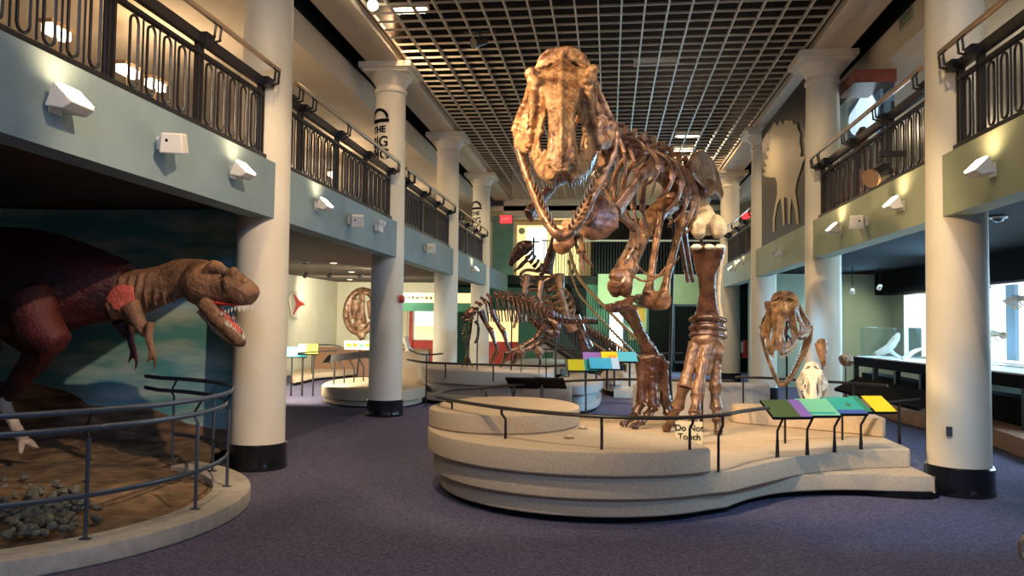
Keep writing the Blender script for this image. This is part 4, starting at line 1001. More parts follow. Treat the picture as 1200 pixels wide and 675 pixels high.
# long narrow skull
dd = 10.0; t = thing('long_narrow_skull', 'long narrow tan skull hanging snout down on a rod', 'skull', Vector((P(964, 470, dd).x, P(964, 470, dd).y, .6)))
b = MB(); b.tube([P(963, 398, dd), P(963, 405, dd-.03), P(964, 416, dd-.06), P(965, 426, dd-.07), P(965, 429, dd-.07)], [(.045, .04), (.075, .06), (.05, .05), (.035, .035), (.02, .02)], 12, up=(0, 1, 0), k=3)
for s in (-1, 1): b.tube([P(963+s*6.5, 402, dd-.02), P(963+s*4.5, 414, dd-.05), P(965+s*1.5, 426, dd-.08)], [.022, .014, .012], 8, k=3)
fuse(b.build('cranium', 'bone_s', t), .008, 1, .012, .04)
MB().tube([Vector((P(964, 470, dd).x, P(964, 470, dd).y, .58)), P(964, 425, dd)], .008, 6).build('pole', 'rail', t)
t = thing('small_brown_skull', 'small dark skull on a rod left of the long black display table', 'skull', Vector((P(991, 465, 11.5).x, P(991, 465, 11.5).y, 0)))
b = MB(); b.tube([P(986, 423, 11.5), P(992, 422, 11.5), P(998, 426, 11.45)], [.07, .10, .05], 10, k=3); fuse(b.build('cranium', 'bone_s', t), .01, 1, .03, .05)
q = P(991, 430, 11.5); MB().tube([Vector((q.x, q.y, 0)), q], .01, 6).build('pole', 'rail', t)

# ================================================================== MIDDLE PLATFORMS
def spline_platform(name, label, pts, tiers, m='stone_g', group=None):
    """pts: outline; tiers: list of (inset,z0,z1)"""
    o = catmull([(p[0], p[1], 0) for p in pts], 6, True); c = sum(o, Vector())/len(o)
    t = thing(name, label, 'platform', (c.x, c.y, 0), group)
    for i, (ins, z0, z1) in enumerate(tiers):
        out = []
        for p in o:
            v = p-c; out.append((c.x+v.x*(1-ins/v.length), c.y+v.y*(1-ins/v.length)))
        MB().prism(out, z0, z1, .015 if z1-z0 > .1 else 0).build('tier' if i < len(tiers)-1 else 'toe_kick', m if i < len(tiers)-1 else 'black', t)
    return t
def g(px, py, h=0): p_ = PH(px, py, h); return (p_.x, p_.y)
A = [g(491, 428, .68), g(499, 431.5, .68), g(530, 434, .68), g(570, 436, .68), g(610, 437.5, .68), g(640, 438, .68), g(648, 434, .68), g(645, 430, .68), g(600, 428, .68), g(540, 426, .68), g(497, 426, .68)]
spline_platform('skeleton_platform', 'tall grey curved platform under the dark four-legged skeleton', A, [(0, .42, .68), (.12, .2, .43), (-.05, .07, .21), (.1, 0, .08)])
c_ = g(641, 446, .78); MB().lathe([(.34, .42), (.36, .44), (.36, .72), (.34, .74)], c_, 36).build('round_plinth', 'stone_g'); tag(bpy.data.objects['round_plinth'], 'pale round drum standing at the right front corner of the grey platform', 'plinth')
bpy.data.objects['round_plinth'].location.z = .0+.42
# wing wall joint on the platform front
# left low platform
B = [g(377, 451, .33), g(385, 454, .33), g(405, 456.5, .33), g(440, 457.5, .33), g(478, 457, .33), g(500, 452, .33), g(490, 445, .33), g(430, 442, .33), g(392, 445, .33)]
spline_platform('low_platform', 'low tan platform behind the second left column', B, [(0, .12, .33), (.06, .03, .13), (.12, 0, .04)], 'stone')
# blue-lit platform right of it
Cc = [g(652, 446, .53), g(664, 449.5, .53), g(685, 450.5, .53), g(701, 447.5, .53), g(707, 442, .53), g(698, 437, .53), g(672, 436, .53), g(655, 440, .53)]
spline_platform('round_platform', 'round pale platform under the yellow and cyan panels', Cc, [(0, .34, .5), (.12, .17, .35), (.05, .05, .18), (.12, 0, .06)])
Ee = [g(704, 440, .4), g(716, 443.5, .4), g(732, 443, .4), g(738, 438, .4), g(726, 434, .4), g(709, 434, .4)]
spline_platform('round_platform', 'smaller round pale platform farther back, just left of the skeleton leg', Ee, [(0, .25, .4), (.1, .1, .26), (.1, 0, .11)])
# rails for these
zz = .97
guard_rail('guard_rail', 'dark guard rail along the front of the grey middle platform', [PH(x, y, zz) for x, y in ((478, 421.5), (497, 424.5), (530, 426), (560, 427), (600, 428), (640, 429), (662, 428))],
           [(PH(x, y, zz), Vector((*g(x, yb, .68), .68))) for x, y, yb in ((522, 425.8, 444), (578, 427.5, 447), (640, 429, 443))])
guard_rail('guard_rail', 'thin rail beside the stair at the back', [PH(x, y, 1.0) for x, y in ((600, 408), (640, 409), (690, 411), (760, 414), (800, 414))], [(PH(640, 409, 1.0), Vector((*g(640, 409, 1.0), 0))), (PH(760, 414, 1.0), Vector((*g(760, 414, 1.0), 0)))])
guard_rail('guard_rail', 'long dark rail crossing the floor behind the right skulls', [PH(x, y, .92) for x, y in ((862, 442), (900, 443), (945, 446), (990, 448.5), (1040, 452))], [(PH(x, y, .92), Vector((*g(x, y, .92), 0))) for x, y in ((871, 442.5), (942, 446), (1000, 449))])
# panels yellow / cyan / purple
def bpanel(px, py, d, faces, cn, grp='coloured panels in the middle of the hall', w_=.52):
    c = P(px, py, d); info_panel('information_panel', cn, Vector((c.x, c.y, .5 if d < 15 else .4)), c, w_, .36, 6, 30, faces, [.05], grp)
bpanel(683, 428.5, 13.6, [(0, .55, 0, 1, 'p_yellow'), (.55, 1, 0, 1, 'p_teal')], 'yellow and green panel on the round pale platform')
bpanel(708, 426.5, 13.6, [(0, 1, 0, 1, 'p_cyan'), (.75, 1, 0, 1, 'p_white')], 'cyan panel on the round pale platform')
bpanel(696, 419, 15.6, [(0, 1, 0, 1, 'p_purple')], 'purple panel at the left of the farther row', w_=.44)
bpanel(717, 418.5, 15.6, [(0, 1, 0, 1, 'p_yellow'), (.3, .7, .3, .6, 'p_orange')], 'golden panel in the middle of the farther row', w_=.42)
bpanel(735, 418.5, 15.6, [(0, 1, 0, 1, 'p_cyan')], 'pale cyan panel at the right of the farther row', w_=.38)
# glass tumbler-like small case on the round platform
q = PH(662, 442, .5); t = thing('glass_cylinder', 'small clear glass cylinder on the pale platform edge', 'glass', q)
MB().lathe([(.07, .5), (.09, .51), (.095, .66), (.088, .66), (.08, .52)], (q.x, q.y), 24).build('wall', 'glass', t)

# ================================================================== DARK FOUR-LEGGED SKELETON
d = 15.6
s2 = thing('walking_skeleton', 'dark glossy four-legged dinosaur skeleton on the grey middle platform', 'skeleton', PH(600, 430, .68))
def W(x, y, dz=0): return P(x, y, d+dz)
sp_ = catmull([W(556, 367), W(563, 357), W(575, 350), W(590, 347.5), W(606, 349), W(622, 354), W(637, 364), W(650, 373), W(665, 377, .2), W(682, 377, .5), W(700, 378, 1.0)], 6)
for i, (c, t) in enumerate(along(sp_, .085)):
    b = MB(); vertebra(b, c, t, .05, .06, .08, 6); b.build('vertebra', 'bone_d', s2)
b = MB(); b.tube([W(556, 366), W(551, 366), W(545, 371), W(540, 373)], [(.06, .07), (.07, .09), (.04, .05), (.05, .02)], 10, k=4); b.tube([W(555, 372), W(549, 375), W(543, 376)], [.03, .025, .02], 8, k=3)
fuse(b.build('skull', 'bone_d', s2), .012, 1, .03, .06)
for i, (c, t) in enumerate(along(catmull([W(570, 352), W(590, 348), W(606, 350), W(622, 355), W(638, 366)], 6), .085)):
    L = .30+.16*math.sin(PI*min(1, .2+i*.07))
    for s in (-1, 1):
        b = MB(); b.tube([c, c+Vector((.02, s*.17, -.06)), c+Vector((.05, s*.24, -L*.5)), c+Vector((.08, s*.16, -L*1.05))], [.022, .02, .018, .012], 6, k=4); b.build('rib', 'bone_d', s2)
def limb(pts, rs, nm='limb_bone', m='bone_d'): b = MB(); b.tube(pts, [r*1.45 for r in rs], 8, k=4); return b.build(nm, m, s2)
for dz in (-.2, .25):
    o = 0 if dz < 0 else -14
    limb([W(577+o, 364, dz), W(584+o, 380, dz), W(590+o, 388, dz)], [.05, .03, .045], 'upper_arm'); limb([W(590+o, 388, dz), W(594+o, 402, dz), W(597+o, 410, dz)], [.04, .022, .03], 'forearm'); limb([W(597+o, 410, dz), W(592+o, 420, dz), W(588+o, 429, dz)], [.032, .028, .012], 'hand')
    o = 0 if dz < 0 else 12
    limb([W(640+o, 380, dz), W(628+o, 396, dz), W(610+o, 408, dz)], [.06, .035, .05], 'thigh_bone'); limb([W(609+o, 408, dz), W(598+o, 412, dz), W(594+o, 414, dz)], [.045, .03, .035], 'shin_bone'); limb([W(594+o, 413, dz), W(591+o, 422, dz), W(586+o, 430, dz)], [.04, .03, .014], 'foot')
b = MB(); b.tube([W(622, 372), W(634, 384), W(648, 392), W(652, 382), W(640, 374)], [.06, .09, .10, .10, .06], 8, k=4); fuse(b.build('pelvis', 'bone_d', s2), .014, 1, .02, .05)
for x in (560, 600): q = W(x, 360, .05); MB().tube([Vector((q.x, q.y, .68)), q], .014, 6).build('support_pole', 'rail', s2)
# second slim upright skeleton at the far left of that platform
d = 15.9
s3 = thing('standing_skeleton', 'slim dark upright skeleton at the left end of the grey platform', 'skeleton', PH(553, 430, .68))
b = MB()
for i, y in enumerate(range(382, 404, 3)): b.tube([W(541+abs(i-3)*.5, y), W(546, y-1)], [.012, .02], 6)
b.build('vertebra', 'bone_d', s3)
for xs in (((552, 373), (551, 390), (548, 408), (549, 428)), ((557, 376), (561, 384), (559, 398), (556, 402))):
    b = MB(); b.tube([W(*p) for p in xs], [.04, .025, .03, .02], 8, k=4); b.build('limb_bone', 'bone_d', s3)
for tx in (541, 547, 554): b = MB(); b.tube([W(548, 416), W((548+tx)/2, 424), PH(tx, 431, .69)], [.03, .02, .008], 6, k=3); b.build('toe', 'bone_d', s3)
# ================================================================== TALL UPRIGHT SKELETON
d = 17.5
s4 = thing('rearing_skeleton', 'tall brown duck-billed dinosaur skeleton rearing up behind the walking one', 'skeleton', PH(670, 428, .4))
sp_ = catmull([W(612, 290), W(618, 302), W(626, 312), W(634, 322), W(640, 338), W(646, 352), W(656, 366), W(668, 376), W(684, 386, .6), W(704, 398, 1.4), W(722, 412, 2.2)], 6)
for i, (c, t) in enumerate(along(sp_, .11)):
    b = MB(); vertebra(b, c, t, .055, .12, .1, 6); b.build('vertebra', 'bone_d', s4)
b = MB(); b.tube([W(624, 288), W(614, 290), W(604, 300), W(598, 312)], [(.12, .10), (.17, .16), (.11, .12), (.07, .05)], 12, k=4); b.tube([W(618, 304), W(610, 312), W(602, 318)], [.05, .04, .03], 8, k=3)
fuse(b.build('skull', 'bone_d', s4), .02, 1, .05, .1)
for i, (c, t) in enumerate(along(catmull([W(630, 318), W(640, 338), W(648, 354), W(656, 364)], 6), .12)):
    for s in (-1, 1):
        b = MB(); w_ = .34+.12*math.sin(i*.5); b.tube([c, c+Vector((s*w_*.7, -.12, .02)), c+Vector((s*w_, -.35, -.12)), c+Vector((s*w_*.5, -.6, -.26))], [.04, .038, .034, .02], 6, k=4); b.build('rib', 'bone', s4)
def limb4(pts, rs, nm, m='bone'): b = MB(); b.tube(pts, [r*1.4 for r in rs], 9, k=4); return b.build(nm, m, s4)
limb4([W(655, 322, -.5), W(657, 345, -.6), W(662, 362, -.5), W(672, 388, -.5)], [.09, .06, .06, .08], 'thigh_bone'); limb4([W(640, 320, -.4), W(648, 290, -.5), W(655, 272, -.6)], [.09, .07, .10], 'shoulder_blade', 'bone_d')
limb4([W(672, 372, -.3), W(682, 392, -.4), W(688, 408, -.4)], [.11, .08, .10], 'shin_bone', 'bone_d'); limb4([W(688, 404, -.4), W(686, 416, -.4), W(692, 427, -.4)], [.09, .06, .03], 'foot', 'bone_d')
limb4([W(618, 322, -.5), W(614, 345, -.6), W(608, 360, -.6)], [.06, .04, .05], 'upper_arm'); limb4([W(608, 360, -.6), W(606, 372, -.6), W(602, 384, -.7)], [.04, .03, .02], 'forearm')
limb4([W(634, 330, -.9), W(632, 352, -1), W(640, 372, -.9)], [.05, .035, .04], 'sternum'); 
b = MB(); b.tube([W(652, 330, .2), W(668, 345, .2), W(672, 368, .3), W(650, 372, .2)], [(.05, .02)]*4, 8, k=4); fuse(b.build('hip_blade', 'bone', s4), .02, 1, .03, .1)
for x in (634, 652): q = W(x, 345, .1); MB().tube([Vector((q.x, q.y, .4)), q], .022, 6).build('support_pole', 'rail', s4)
sp4 = [g(590, 427, .4), g(640, 430, .4), g(700, 430, .4), g(712, 425, .4), g(660, 420, .4), g(600, 421, .4)]
spline_platform('skeleton_platform', 'low pale platform under the rearing skeleton, mostly hidden', sp4, [(0, .2, .4), (.1, 0, .21)])
# tiny skull stands
for i, x in enumerate((611, 632)):
    q = P(x, 413, 14.9); t = thing('skull_on_stand', ['small brown skull on a stand under the walking skeleton, left', 'small brown skull on a stand under the walking skeleton, right'][i], 'skull', Vector((q.x, q.y, .68)), 'small skulls on stands under the walking skeleton')
    b = MB(); b.tube([q+Vector((0, 0, .11)), q, q-Vector((0, .02, .12))], [(.06, .05), (.085, .07), (.035, .03)], 10, up=(0, 1, 0), k=4); fuse(b.build('cranium', 'bone', t), .01, 1, .03, .05)
    MB().tube([Vector((q.x, q.y, .68)), q], .008, 6).build('stand', 'rail', t)

# ================================================================== LEFT BACK ROOM
def low_post_board(name, label, a, c, n, group=None):
    pass
# dark slanted reading rail with bent posts on the low platform
t = thing('reading_rail', 'long dark slanted reading rail on bent black posts, left of second column', 'information panel', PH(410, 448, .3))
a, c = PH(380, 422, .82), PH(437, 415, .88)
MB().slab([a+Vector((0, -.16, -.06)), c+Vector((0, -.16, -.06)), c+Vector((0, .18, .08)), a+Vector((0, .18, .08))], .05).build('board', 'rail', t, bevel=.005)
for i in range(5):
    f = .08+.2*i; q = a.lerp(c, f); MB().tube([Vector((q.x+.12, q.y, .3)), Vector((q.x+.12, q.y, .62)), q-Vector((0, 0, .03))], .016, 6).build('post', 'rail', t)
guard_rail('guard_rail', 'curved thin rail behind the dark reading rail in the left room', [PH(x, y, .95) for x, y in ((362, 404.5), (385, 404), (398, 406), (396, 410), (372, 412), (350, 414))], [(PH(x, y, .95), Vector((*g(x, y, .95), 0))) for x, y in ((366, 404.5), (393, 409))])
guard_rail('guard_rail', 'short rail end reaching out right of the second column', [PH(x, y, 1.0) for x, y in ((470, 402.5), (490, 414.5), (518, 414.5))], [(PH(500, 414.6, 1.0), Vector((*g(500, 414.6, 1.0), 0)))])
# pale and yellow info panels at the left edge
for i, (x, y, fc, lb) in enumerate(((348, 413, [(0, 1, 0, 1, 'p_cyan'), (.2, .8, .2, .8, 'p_white')], 'pale blue panel beside the nearest left column'), (361, 409.5, [(0, .4, 0, 1, 'p_mint'), (.4, 1, 0, 1, 'p_yellow')], 'pale green and yellow panel beyond the nearest left column'))):
    c = P(x, y, 17); info_panel('information_panel', lb, Vector((c.x, c.y, 0)), c, .42, .36, 20, 35, fc, [-.1, .12], 'panels in the left room')
# low curved plinth with fossils
st_ = [g(343, 452), g(372, 446), g(400, 443.5), g(425, 440), g(425, 434), g(385, 436), g(350, 441)]
spline_platform('fossil_plinth', 'low pale curved plinth along the left room', st_, [(0, .06, .2), (.05, 0, .07)], 'stone')
q = P(400, 427, 22); q.y += .9; MB().box((q.x+.5, q.y+.3, .42), (3.4, .2, .84)).build('low_partition', 'rust', bevel=.02); tag(bpy.data.objects['low_partition'], 'low pinkish partition wall in the left room', 'partition')
q = P(420, 404.5, 21.3); t = thing('caption_board', 'wide white caption board left of the second column', 'sign', Vector((q.x, q.y, q.z-.15)))
MB().box(q, (.78, .03, .24)).build('board', 'white', t); 
for i in range(4): MB().box(q+Vector((-.25+.17*i, -.02, .03*math.sin(i*3))), (.12, .006, .08)).build('picture', ['p_yellow', 'p_orange', 'p_mint', 'p_yellow'][i], t)
# frilled skull on the end wall
q = P(424, 365, 22); t = thing('frill_skull', 'large round brown frilled skull on a rod against the pale left wall', 'skull', Vector((q.x, q.y, .0)))
b = MB(); R = .50
for i in range(28):
    pass
ring = [q+Vector((.42*math.cos(a)*1.0-.02, .12*math.sin(a), .58*math.sin(a))) for a in [2*PI*i/20 for i in range(20)]]
b.tube(ring+[ring[0], ring[1]], [(.10, .14)]*22, 8, up=(0, 1, 0))
b.tube([q+Vector((0, -.02, .55)), q+Vector((.02, -.08, .1)), q+Vector((.0, -.1, -.35)), q+Vector((.08, -.2, -.75))], [(.10, .05), (.09, .06), (.2, .1), (.09, .09)], 10, up=(0, 1, 0), k=4)
b.tube([q+Vector((-.26, 0, -.2)), q+Vector((-.2, -.03, .1)), q+Vector((-.22, 0, .35))], [(.14, .05), (.12, .04), (.12, .05)], 8, up=(0, 1, 0), k=3)
b.tube([q+Vector((.3, 0, -.2)), q+Vector((.24, -.03, .3))], [(.12, .05), (.12, .05)], 8, up=(0, 1, 0))
b.tube([q+Vector((.1, -.15, -.3)), q+Vector((.2, -.5, .1))], [.06, .01], 8)
fuse(b.build('cranium', 'bone', t), .025, 2, .03, .15)
MB().tube([q-Vector((.05, -.1, .5)), q-Vector((.05, -.1, 1.0)), Vector((q.x-.15, q.y+.1, 0))], .025, 8).build('rod', 'rail', t)
# fossil slab relief on the left wall
q = PX(347, 357, -8.93); t = thing('fossil_relief', 'reddish fossil slab hung on the pale wall beside the nearest column', 'fossil', q-Vector((0, 0, .45)))
b = MB(); out = [q+Vector((0, .45*math.cos(a)*(1+.2*math.sin(3*a)), .45*math.sin(a)*(1+.15*math.cos(2*a)))) for a in [2*PI*i/24 for i in range(24)]]; b.slab([p+Vector((0, 0, 0)) for p in out], .06); b.build('slab', 'bone_w', t)
for i in range(6):
    b = MB(); b.tube([q+Vector((.05, -.3+.1*i, -.3+.08*i)), q+Vector((.1, -.2+.12*i, 0)), q+Vector((.05, -.3+.1*i, .3-.05*i))], .02, 6, k=3); b.build('fossil_bone', 'red', t)
# yellow lit banner and red booth in the far left opening
q = P(497, 349, 24.5)
t = thing('lit_banner', 'glowing pale yellow banner over the far left doorway', 'sign', Vector((q.x, q.y, q.z-.17)))
[MB().bx(q.x+k_-.01, q.x+k_+.01, q.y-.01, q.y+.01, q.z+.1, 2.92).build('hanger', 'rail', t) for k_ in (-1, 1.5)]
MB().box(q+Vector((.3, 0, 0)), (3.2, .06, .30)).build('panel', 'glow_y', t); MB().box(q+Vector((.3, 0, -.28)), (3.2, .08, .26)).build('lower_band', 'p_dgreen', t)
for i in range(9): MB().box(q+Vector((-.9+.14*i, -.035, .01*math.sin(i*2.3))), (.08, .01, .07+.03*math.sin(i*1.9))).build('faint_mark', 'p_brown', t)
q = P(495, 380, 25.5); t = thing('red_booth', 'red framed doorway with lit window and red counter between left columns', 'booth', Vector((q.x, q.y, 0)))
MB().box((q.x, q.y+.5, .5), (.9, .05, 1.0)).build('counter', 'red', t); MB().box((q.x-.48, q.y+.45, 1.1), (.10, .14, 2.2)).build('door_post', 'red', t)
MB().box((q.x+.1, q.y+.6, 1.65), (1.0, .03, 1.2)).build('lit_window', 'glow_w', t); MB().box((q.x+.1, q.y+.56, 1.25), (.95, .03, .45)).build('lit_display', 'glow_y', t)
MB().box((q.x-.75, q.y+.4, 1.2), (.30, .05, 2.0)).build('side_panel', 'sign_beige', t)
MB().box((q.x+2.4, q.y+.6, 1.5), (1.2, .03, 1.0)).build('lit_display', 'glow_y', t); MB().box((q.x+2.4, q.y+.5, .5), (1.2, .05, 1.0)).build('counter', 'red', t)
q = P(471.5, 350.5, 13.6); t = thing('alarm_bell', 'small dark red alarm on the side of the second left column', 'alarm', q)
MB().tube([q+Vector((-.04, 0, 0)), q+Vector((.03, -.0, 0))], [.07, .06], 14).build('dome', 'red', t)
# exhibit sculpture pale (tan foot bones) on small plinth right of column 2
q = P(476, 405, 17.5); t = thing('foot_cast', 'small tan cast standing on a block behind the second column', 'fossil', Vector((q.x, q.y, q.z-.12)))
b = MB(); b.tube([q+Vector((.08, 0, -.13)), q+Vector((.02, 0, .02)), q+Vector((-.03, 0, .2))], [.09, .06, .05], 8, k=3); fuse(b.build('cast', 'bone_w', t), .012, 1, .03, .05)
q2 = P(474, 422, 17.5); MB().box((q.x+.0, q.y, (q.z-.12)/2), (.9, .5, q.z-.12)).build('tan_block', 'stone', bevel=.03); tag(bpy.data.objects['tan_block'], 'tan block carrying the small cast behind the second column', 'plinth')

# ================================================================== RIGHT SIDE: DISPLAY TABLE AND LIT CASE
a, c = PH(1000, 418, .98), PH(1215, 442, .98); dr_ = (c-a).normalized(); nrm_ = Vector((-dr_.y, dr_.x, 0)); nrm_ = nrm_ if nrm_.y > 0 else -nrm_
t = thing('display_table', 'long black display table with white top along the right gallery', 'table', ((a.x+c.x)/2, (a.y+c.y)/2, 0))
dep = 1.0
MB().prism([xy(a), xy(c), xy(c+nrm_*dep), xy(a+nrm_*dep)], .90, .98).build('frame', 'black', t)
MB().prism([xy(a+nrm_*.05), xy(c+nrm_*.05), xy(c+nrm_*dep), xy(a+nrm_*dep)], .98, 1.0).build('top', 'white', t)
MB().prism([xy(a), xy(c), xy(c+nrm_*.06), xy(a+nrm_*.06)], .80, .90).build('apron', 'black', t)
for i in range(7):
    q = a.lerp(c, .03+.94*i/6); MB().box((q.x, q.y+.05, .4), (.09, .09, .8)).build('leg', 'rail', t)
# glass cube with white skull
q = a.lerp(c, .12)+nrm_*.45; t = thing('glass_case', 'clear glass cube on the left end of the black display table', 'display case', Vector((q.x, q.y, 1.0)))
MB().box(q+Vector((0, 0, .32)), (.95, .7, .62)).build('glass_cover', 'glass', t)
t = thing('white_fossil_skull', 'white pointed fossil standing inside the glass cube on the table', 'fossil', Vector((q.x, q.y, 1.0)))
b = MB(); b.tube([q+Vector((-.3, 0, .08)), q+Vector((-.05, 0, .2)), q+Vector((.12, 0, .42)), q+Vector((.15, 0, .52))], [(.08, .05), (.12, .08), (.09, .07), (.03, .03)], 10, k=4); b.tube([q+Vector((.0, 0, .15)), q+Vector((.12, 0, .06)), q+Vector((.2, 0, .03))], [.05, .04, .03], 8, k=3)
fuse(b.build('bone', 'bone_w', t), .012, 1, .03, .06)
# lit wall case with fossils behind the table
t = thing('lit_wall_case', 'brightly lit glazed wall case with pale backdrop on the right', 'display case', (7.35, 14.6, .9))
MB().bx(7.38, 7.48, 11.6, 17.6, 1.0, 2.44).build('back_panel', 'glow_w', t)
MB().bx(6.75, 7.48, 11.6, 17.6, .90, 1.0).build('shelf', 'white', t)
for y in (15.3, 16.4): MB().bx(7.30, 7.37, y-.16, y+.16, 1.05, 2.4).build('blue_strip', 'p_sky', t)
MB().bx(7.3, 7.48, 19.5, 20.5, .95, 2.4).build('lit_window_panel', 'glow_w', t)
def fish(c, L, lb, m='bone_w'):
    t = thing('fossil_skeleton', lb, 'fossil', c, 'pale fossils in the lit wall case')
    b = MB(); b.tube([c+Vector((0, -L/2, 0)), c+Vector((0, 0, .04)), c+Vector((0, L/2, 0))], [.05, .03, .015], 8, k=4); b.build('spine', m, t)
    for i in range(8):
        y = -L*.3+L*.08*i; h_ = .16*math.cos((i-3)*.3)
        b = MB(); b.tube([c+Vector((0, y, .03)), c+Vector((-.08, y-.03, -h_*.4)), c+Vector((-.02, y-.05, -h_))], .010, 5, k=3); b.tube([c+Vector((0, y, .03)), c+Vector((-.02, y+.04, h_*.6))], .008, 5); b.build('rib', m, t)
    b = MB(); b.tube([c+Vector((0, -L/2-.1, 0)), c+Vector((0, -L/2, 0))], [.03, .07], 8); b.build('skull', m, t)
fish(PX(1163, 393, 6.95), .8, 'orange tan ribbed fossil low in the lit wall case', 'bone_c')
fish(PX(1190, 352, 6.95), .9, 'pale fish-like fossil high in the lit wall case', 'bone_c')
# tan ribbed fossil on the table right of the column, grey handle fossil near the column
q = PX(1069, 412, 5.9); q = a.lerp(c, .30)+nrm_*.4+Vector((0, 0, .08)); t = thing('grey_fossil', 'small grey fossil on the table beside the nearest right column', 'fossil', q); b = MB(); b.tube([q+Vector((-.2, 0, -.05)), q+Vector((0, 0, .1)), q+Vector((.15, 0, .16))], [.05, .04, .02], 8, k=3); b.build('bone', 'bone_w', t)
# dark slanted boards and rust-coloured curb in front of the table
a, c = P(992, 448, 11.2), P(1092, 470, 9.7)
t = thing('slanted_barrier', 'black slanted reading board running back towards the second right column', 'information panel', ((a.x+c.x)/2, (a.y+c.y)/2, 0))
dv = (c-a).normalized(); nv = Vector((-dv.y, dv.x, 0)); nv = nv if nv.x > 0 else -nv
MB().slab([a-nv*.2-Vector((0, 0, .1)), c-nv*.2-Vector((0, 0, .1)), c+nv*.2+Vector((0, 0, .06)), a+nv*.2+Vector((0, 0, .06))], .04).build('board', 'black', t)
for f in (.05, .35, .65, .95): q = a.lerp(c, f); MB().tube([Vector((q.x, q.y, 0)), Vector((q.x, q.y, .6)), q], .02, 6).build('post', 'rail', t)
cv = [xy(p) for p in catmull([PH(985, 458, .25), PH(1020, 468, .25), PH(1060, 480, .25), PH(1148, 498, .25), PH(1215, 520, .25)], 5)]
cv2 = [(x+.55, y+.5) for x, y in cv]
o = MB().prism(cv+cv2[::-1], 0, .25, .02).build('rust_curb', 'rust'); tag(o, 'rust coloured carpeted curb curving along the right gallery', 'curb')
o = MB().prism([(x+.6, y+.55) for x, y in cv]+[(x+1.0, y+.9) for x, y in cv][::-1], 0, .62, .0).build('black_base', 'black'); tag(o, 'black base wall behind the rust curb under the table', 'partition')
# railing stub in bottom right corner
q = P(1209, 643, 2.6); t = thing('brass_ring', 'curved brass rail end just entering at the right edge', 'rail', q)
MB().tube([q+Vector((.035*math.cos(a_), 0, .045*math.sin(a_))) for a_ in [2*PI*i/24 for i in range(24)]], .008, 8, closed=True, up=(0, 1, 0)).build('ring', 'brass', t)
MB().tube([q+Vector((0.03, 0, -.04)), Vector((q.x+.03, q.y, 0))], .012, 8).build('post', 'brass', t)
# fire extinguisher
q = Vector((4.02, 23.35, 1.0)); t = thing('fire_extinguisher', 'small red fire extinguisher between the far right columns', 'fire extinguisher', Vector((q.x, q.y, q.z-.3)))
MB().lathe([(.08, q.z-.3), (.09, q.z-.27), (.09, q.z+.1), (.04, q.z+.2)], (q.x, q.y), 16).build('cylinder', 'red', t); MB().tube([q+Vector((0, 0, .2)), q+Vector((0, 0, .28)), q+Vector((.08, 0, .3))], .02, 6).build('valve', 'rail', t); MB().tube([q+Vector((.0, -.02, .26)), q+Vector((.12, -.05, .1)), q+Vector((.1, -.05, -.2))], .012, 6, k=3).build('hose', 'rail', t)
MB().box((q.x-.09, q.y, q.z), (.04, .12, .3)).build('wall_plate', 'white', t)

# ================================================================== BANNER, UPPER CASE, SIGNS
# tall black banner in the third right bay with a beige animal silhouette
X = 3.47; t = thing('animal_banner', 'tall dark banner with pale spiny animal silhouette between right columns', 'banner', (X, 15.9, 3.3))
MB().bx(X, X+.03, 13.9, 17.9, 3.30, 5.86).build('cloth', 'p_banner', t)
def bn(px, py): return PX(px, py, X-.012)
sil = [(905, 148), (908, 143), (911, 148), (915, 141), (918, 146), (921, 140), (925, 142), (928, 140), (931, 146), (934, 144), (935, 152), (938, 156), (937, 166), (939, 176), (938, 184), (942, 183), (944, 184), (941, 190), (938, 200), (934, 212), (932, 224), (933, 232), (935, 246), (936, 262), (934, 263), (932, 246), (928, 232), (926, 245), (926, 262), (924, 262), (924, 245), (923, 232), (921, 231), (919, 232), (919, 246), (920, 264), (918, 264), (917, 246), (915, 232), (911, 240), (908, 256), (908, 271), (906, 272), (906, 256), (909, 238), (911, 228), (911, 216), (909, 208), (904, 208), (897, 207), (893, 203), (898, 202), (894, 196), (899, 195), (896, 188), (901, 186), (897, 178), (902, 176), (899, 166), (904, 164), (902, 156)]
MB().slab([bn(*p) for p in sil], .012).build('animal_silhouette', 'p_silh', t, smooth=0)
# case with mahogany top on the right upper gallery
q = PX(996, 99, 3.95); q.y -= .0; t = thing('gallery_display_case', 'glass display case with mahogany top on the right upper gallery', 'display case', Vector((q.x+.2, q.y, 3.28)))
MB().box(q+Vector((.25, 0, 0)), (.62, .9, .20)).build('top', 'mahog', t, bevel=.01); MB().box((q.x+.25, q.y, (q.z-.08+4.0)/2), (.56, .84, q.z-.08-4.0)).build('glass_walls', 'glass', t)
MB().box((q.x+.25, q.y, 3.65), (.62, .9, .74)).build('base', 'mahog', t)
z = 4.02; b = MB(); b.tube([Vector((q.x+.2, q.y, z)), Vector((q.x+.2, q.y, z+.25)), Vector((q.x+.2, q.y, z+.45)), Vector((q.x+.18, q.y, z+.62)), Vector((q.x+.2, q.y, z+.75))], [(.12, .1), (.16, .12), (.06, .06), (.1, .1), (.04, .04)], 12, k=4)
o = fuse(b.build('carved_bust', 'p_brown'), .02, 1, .02, .1); tag(o, 'small dark carved figure inside the upper display case', 'figure')
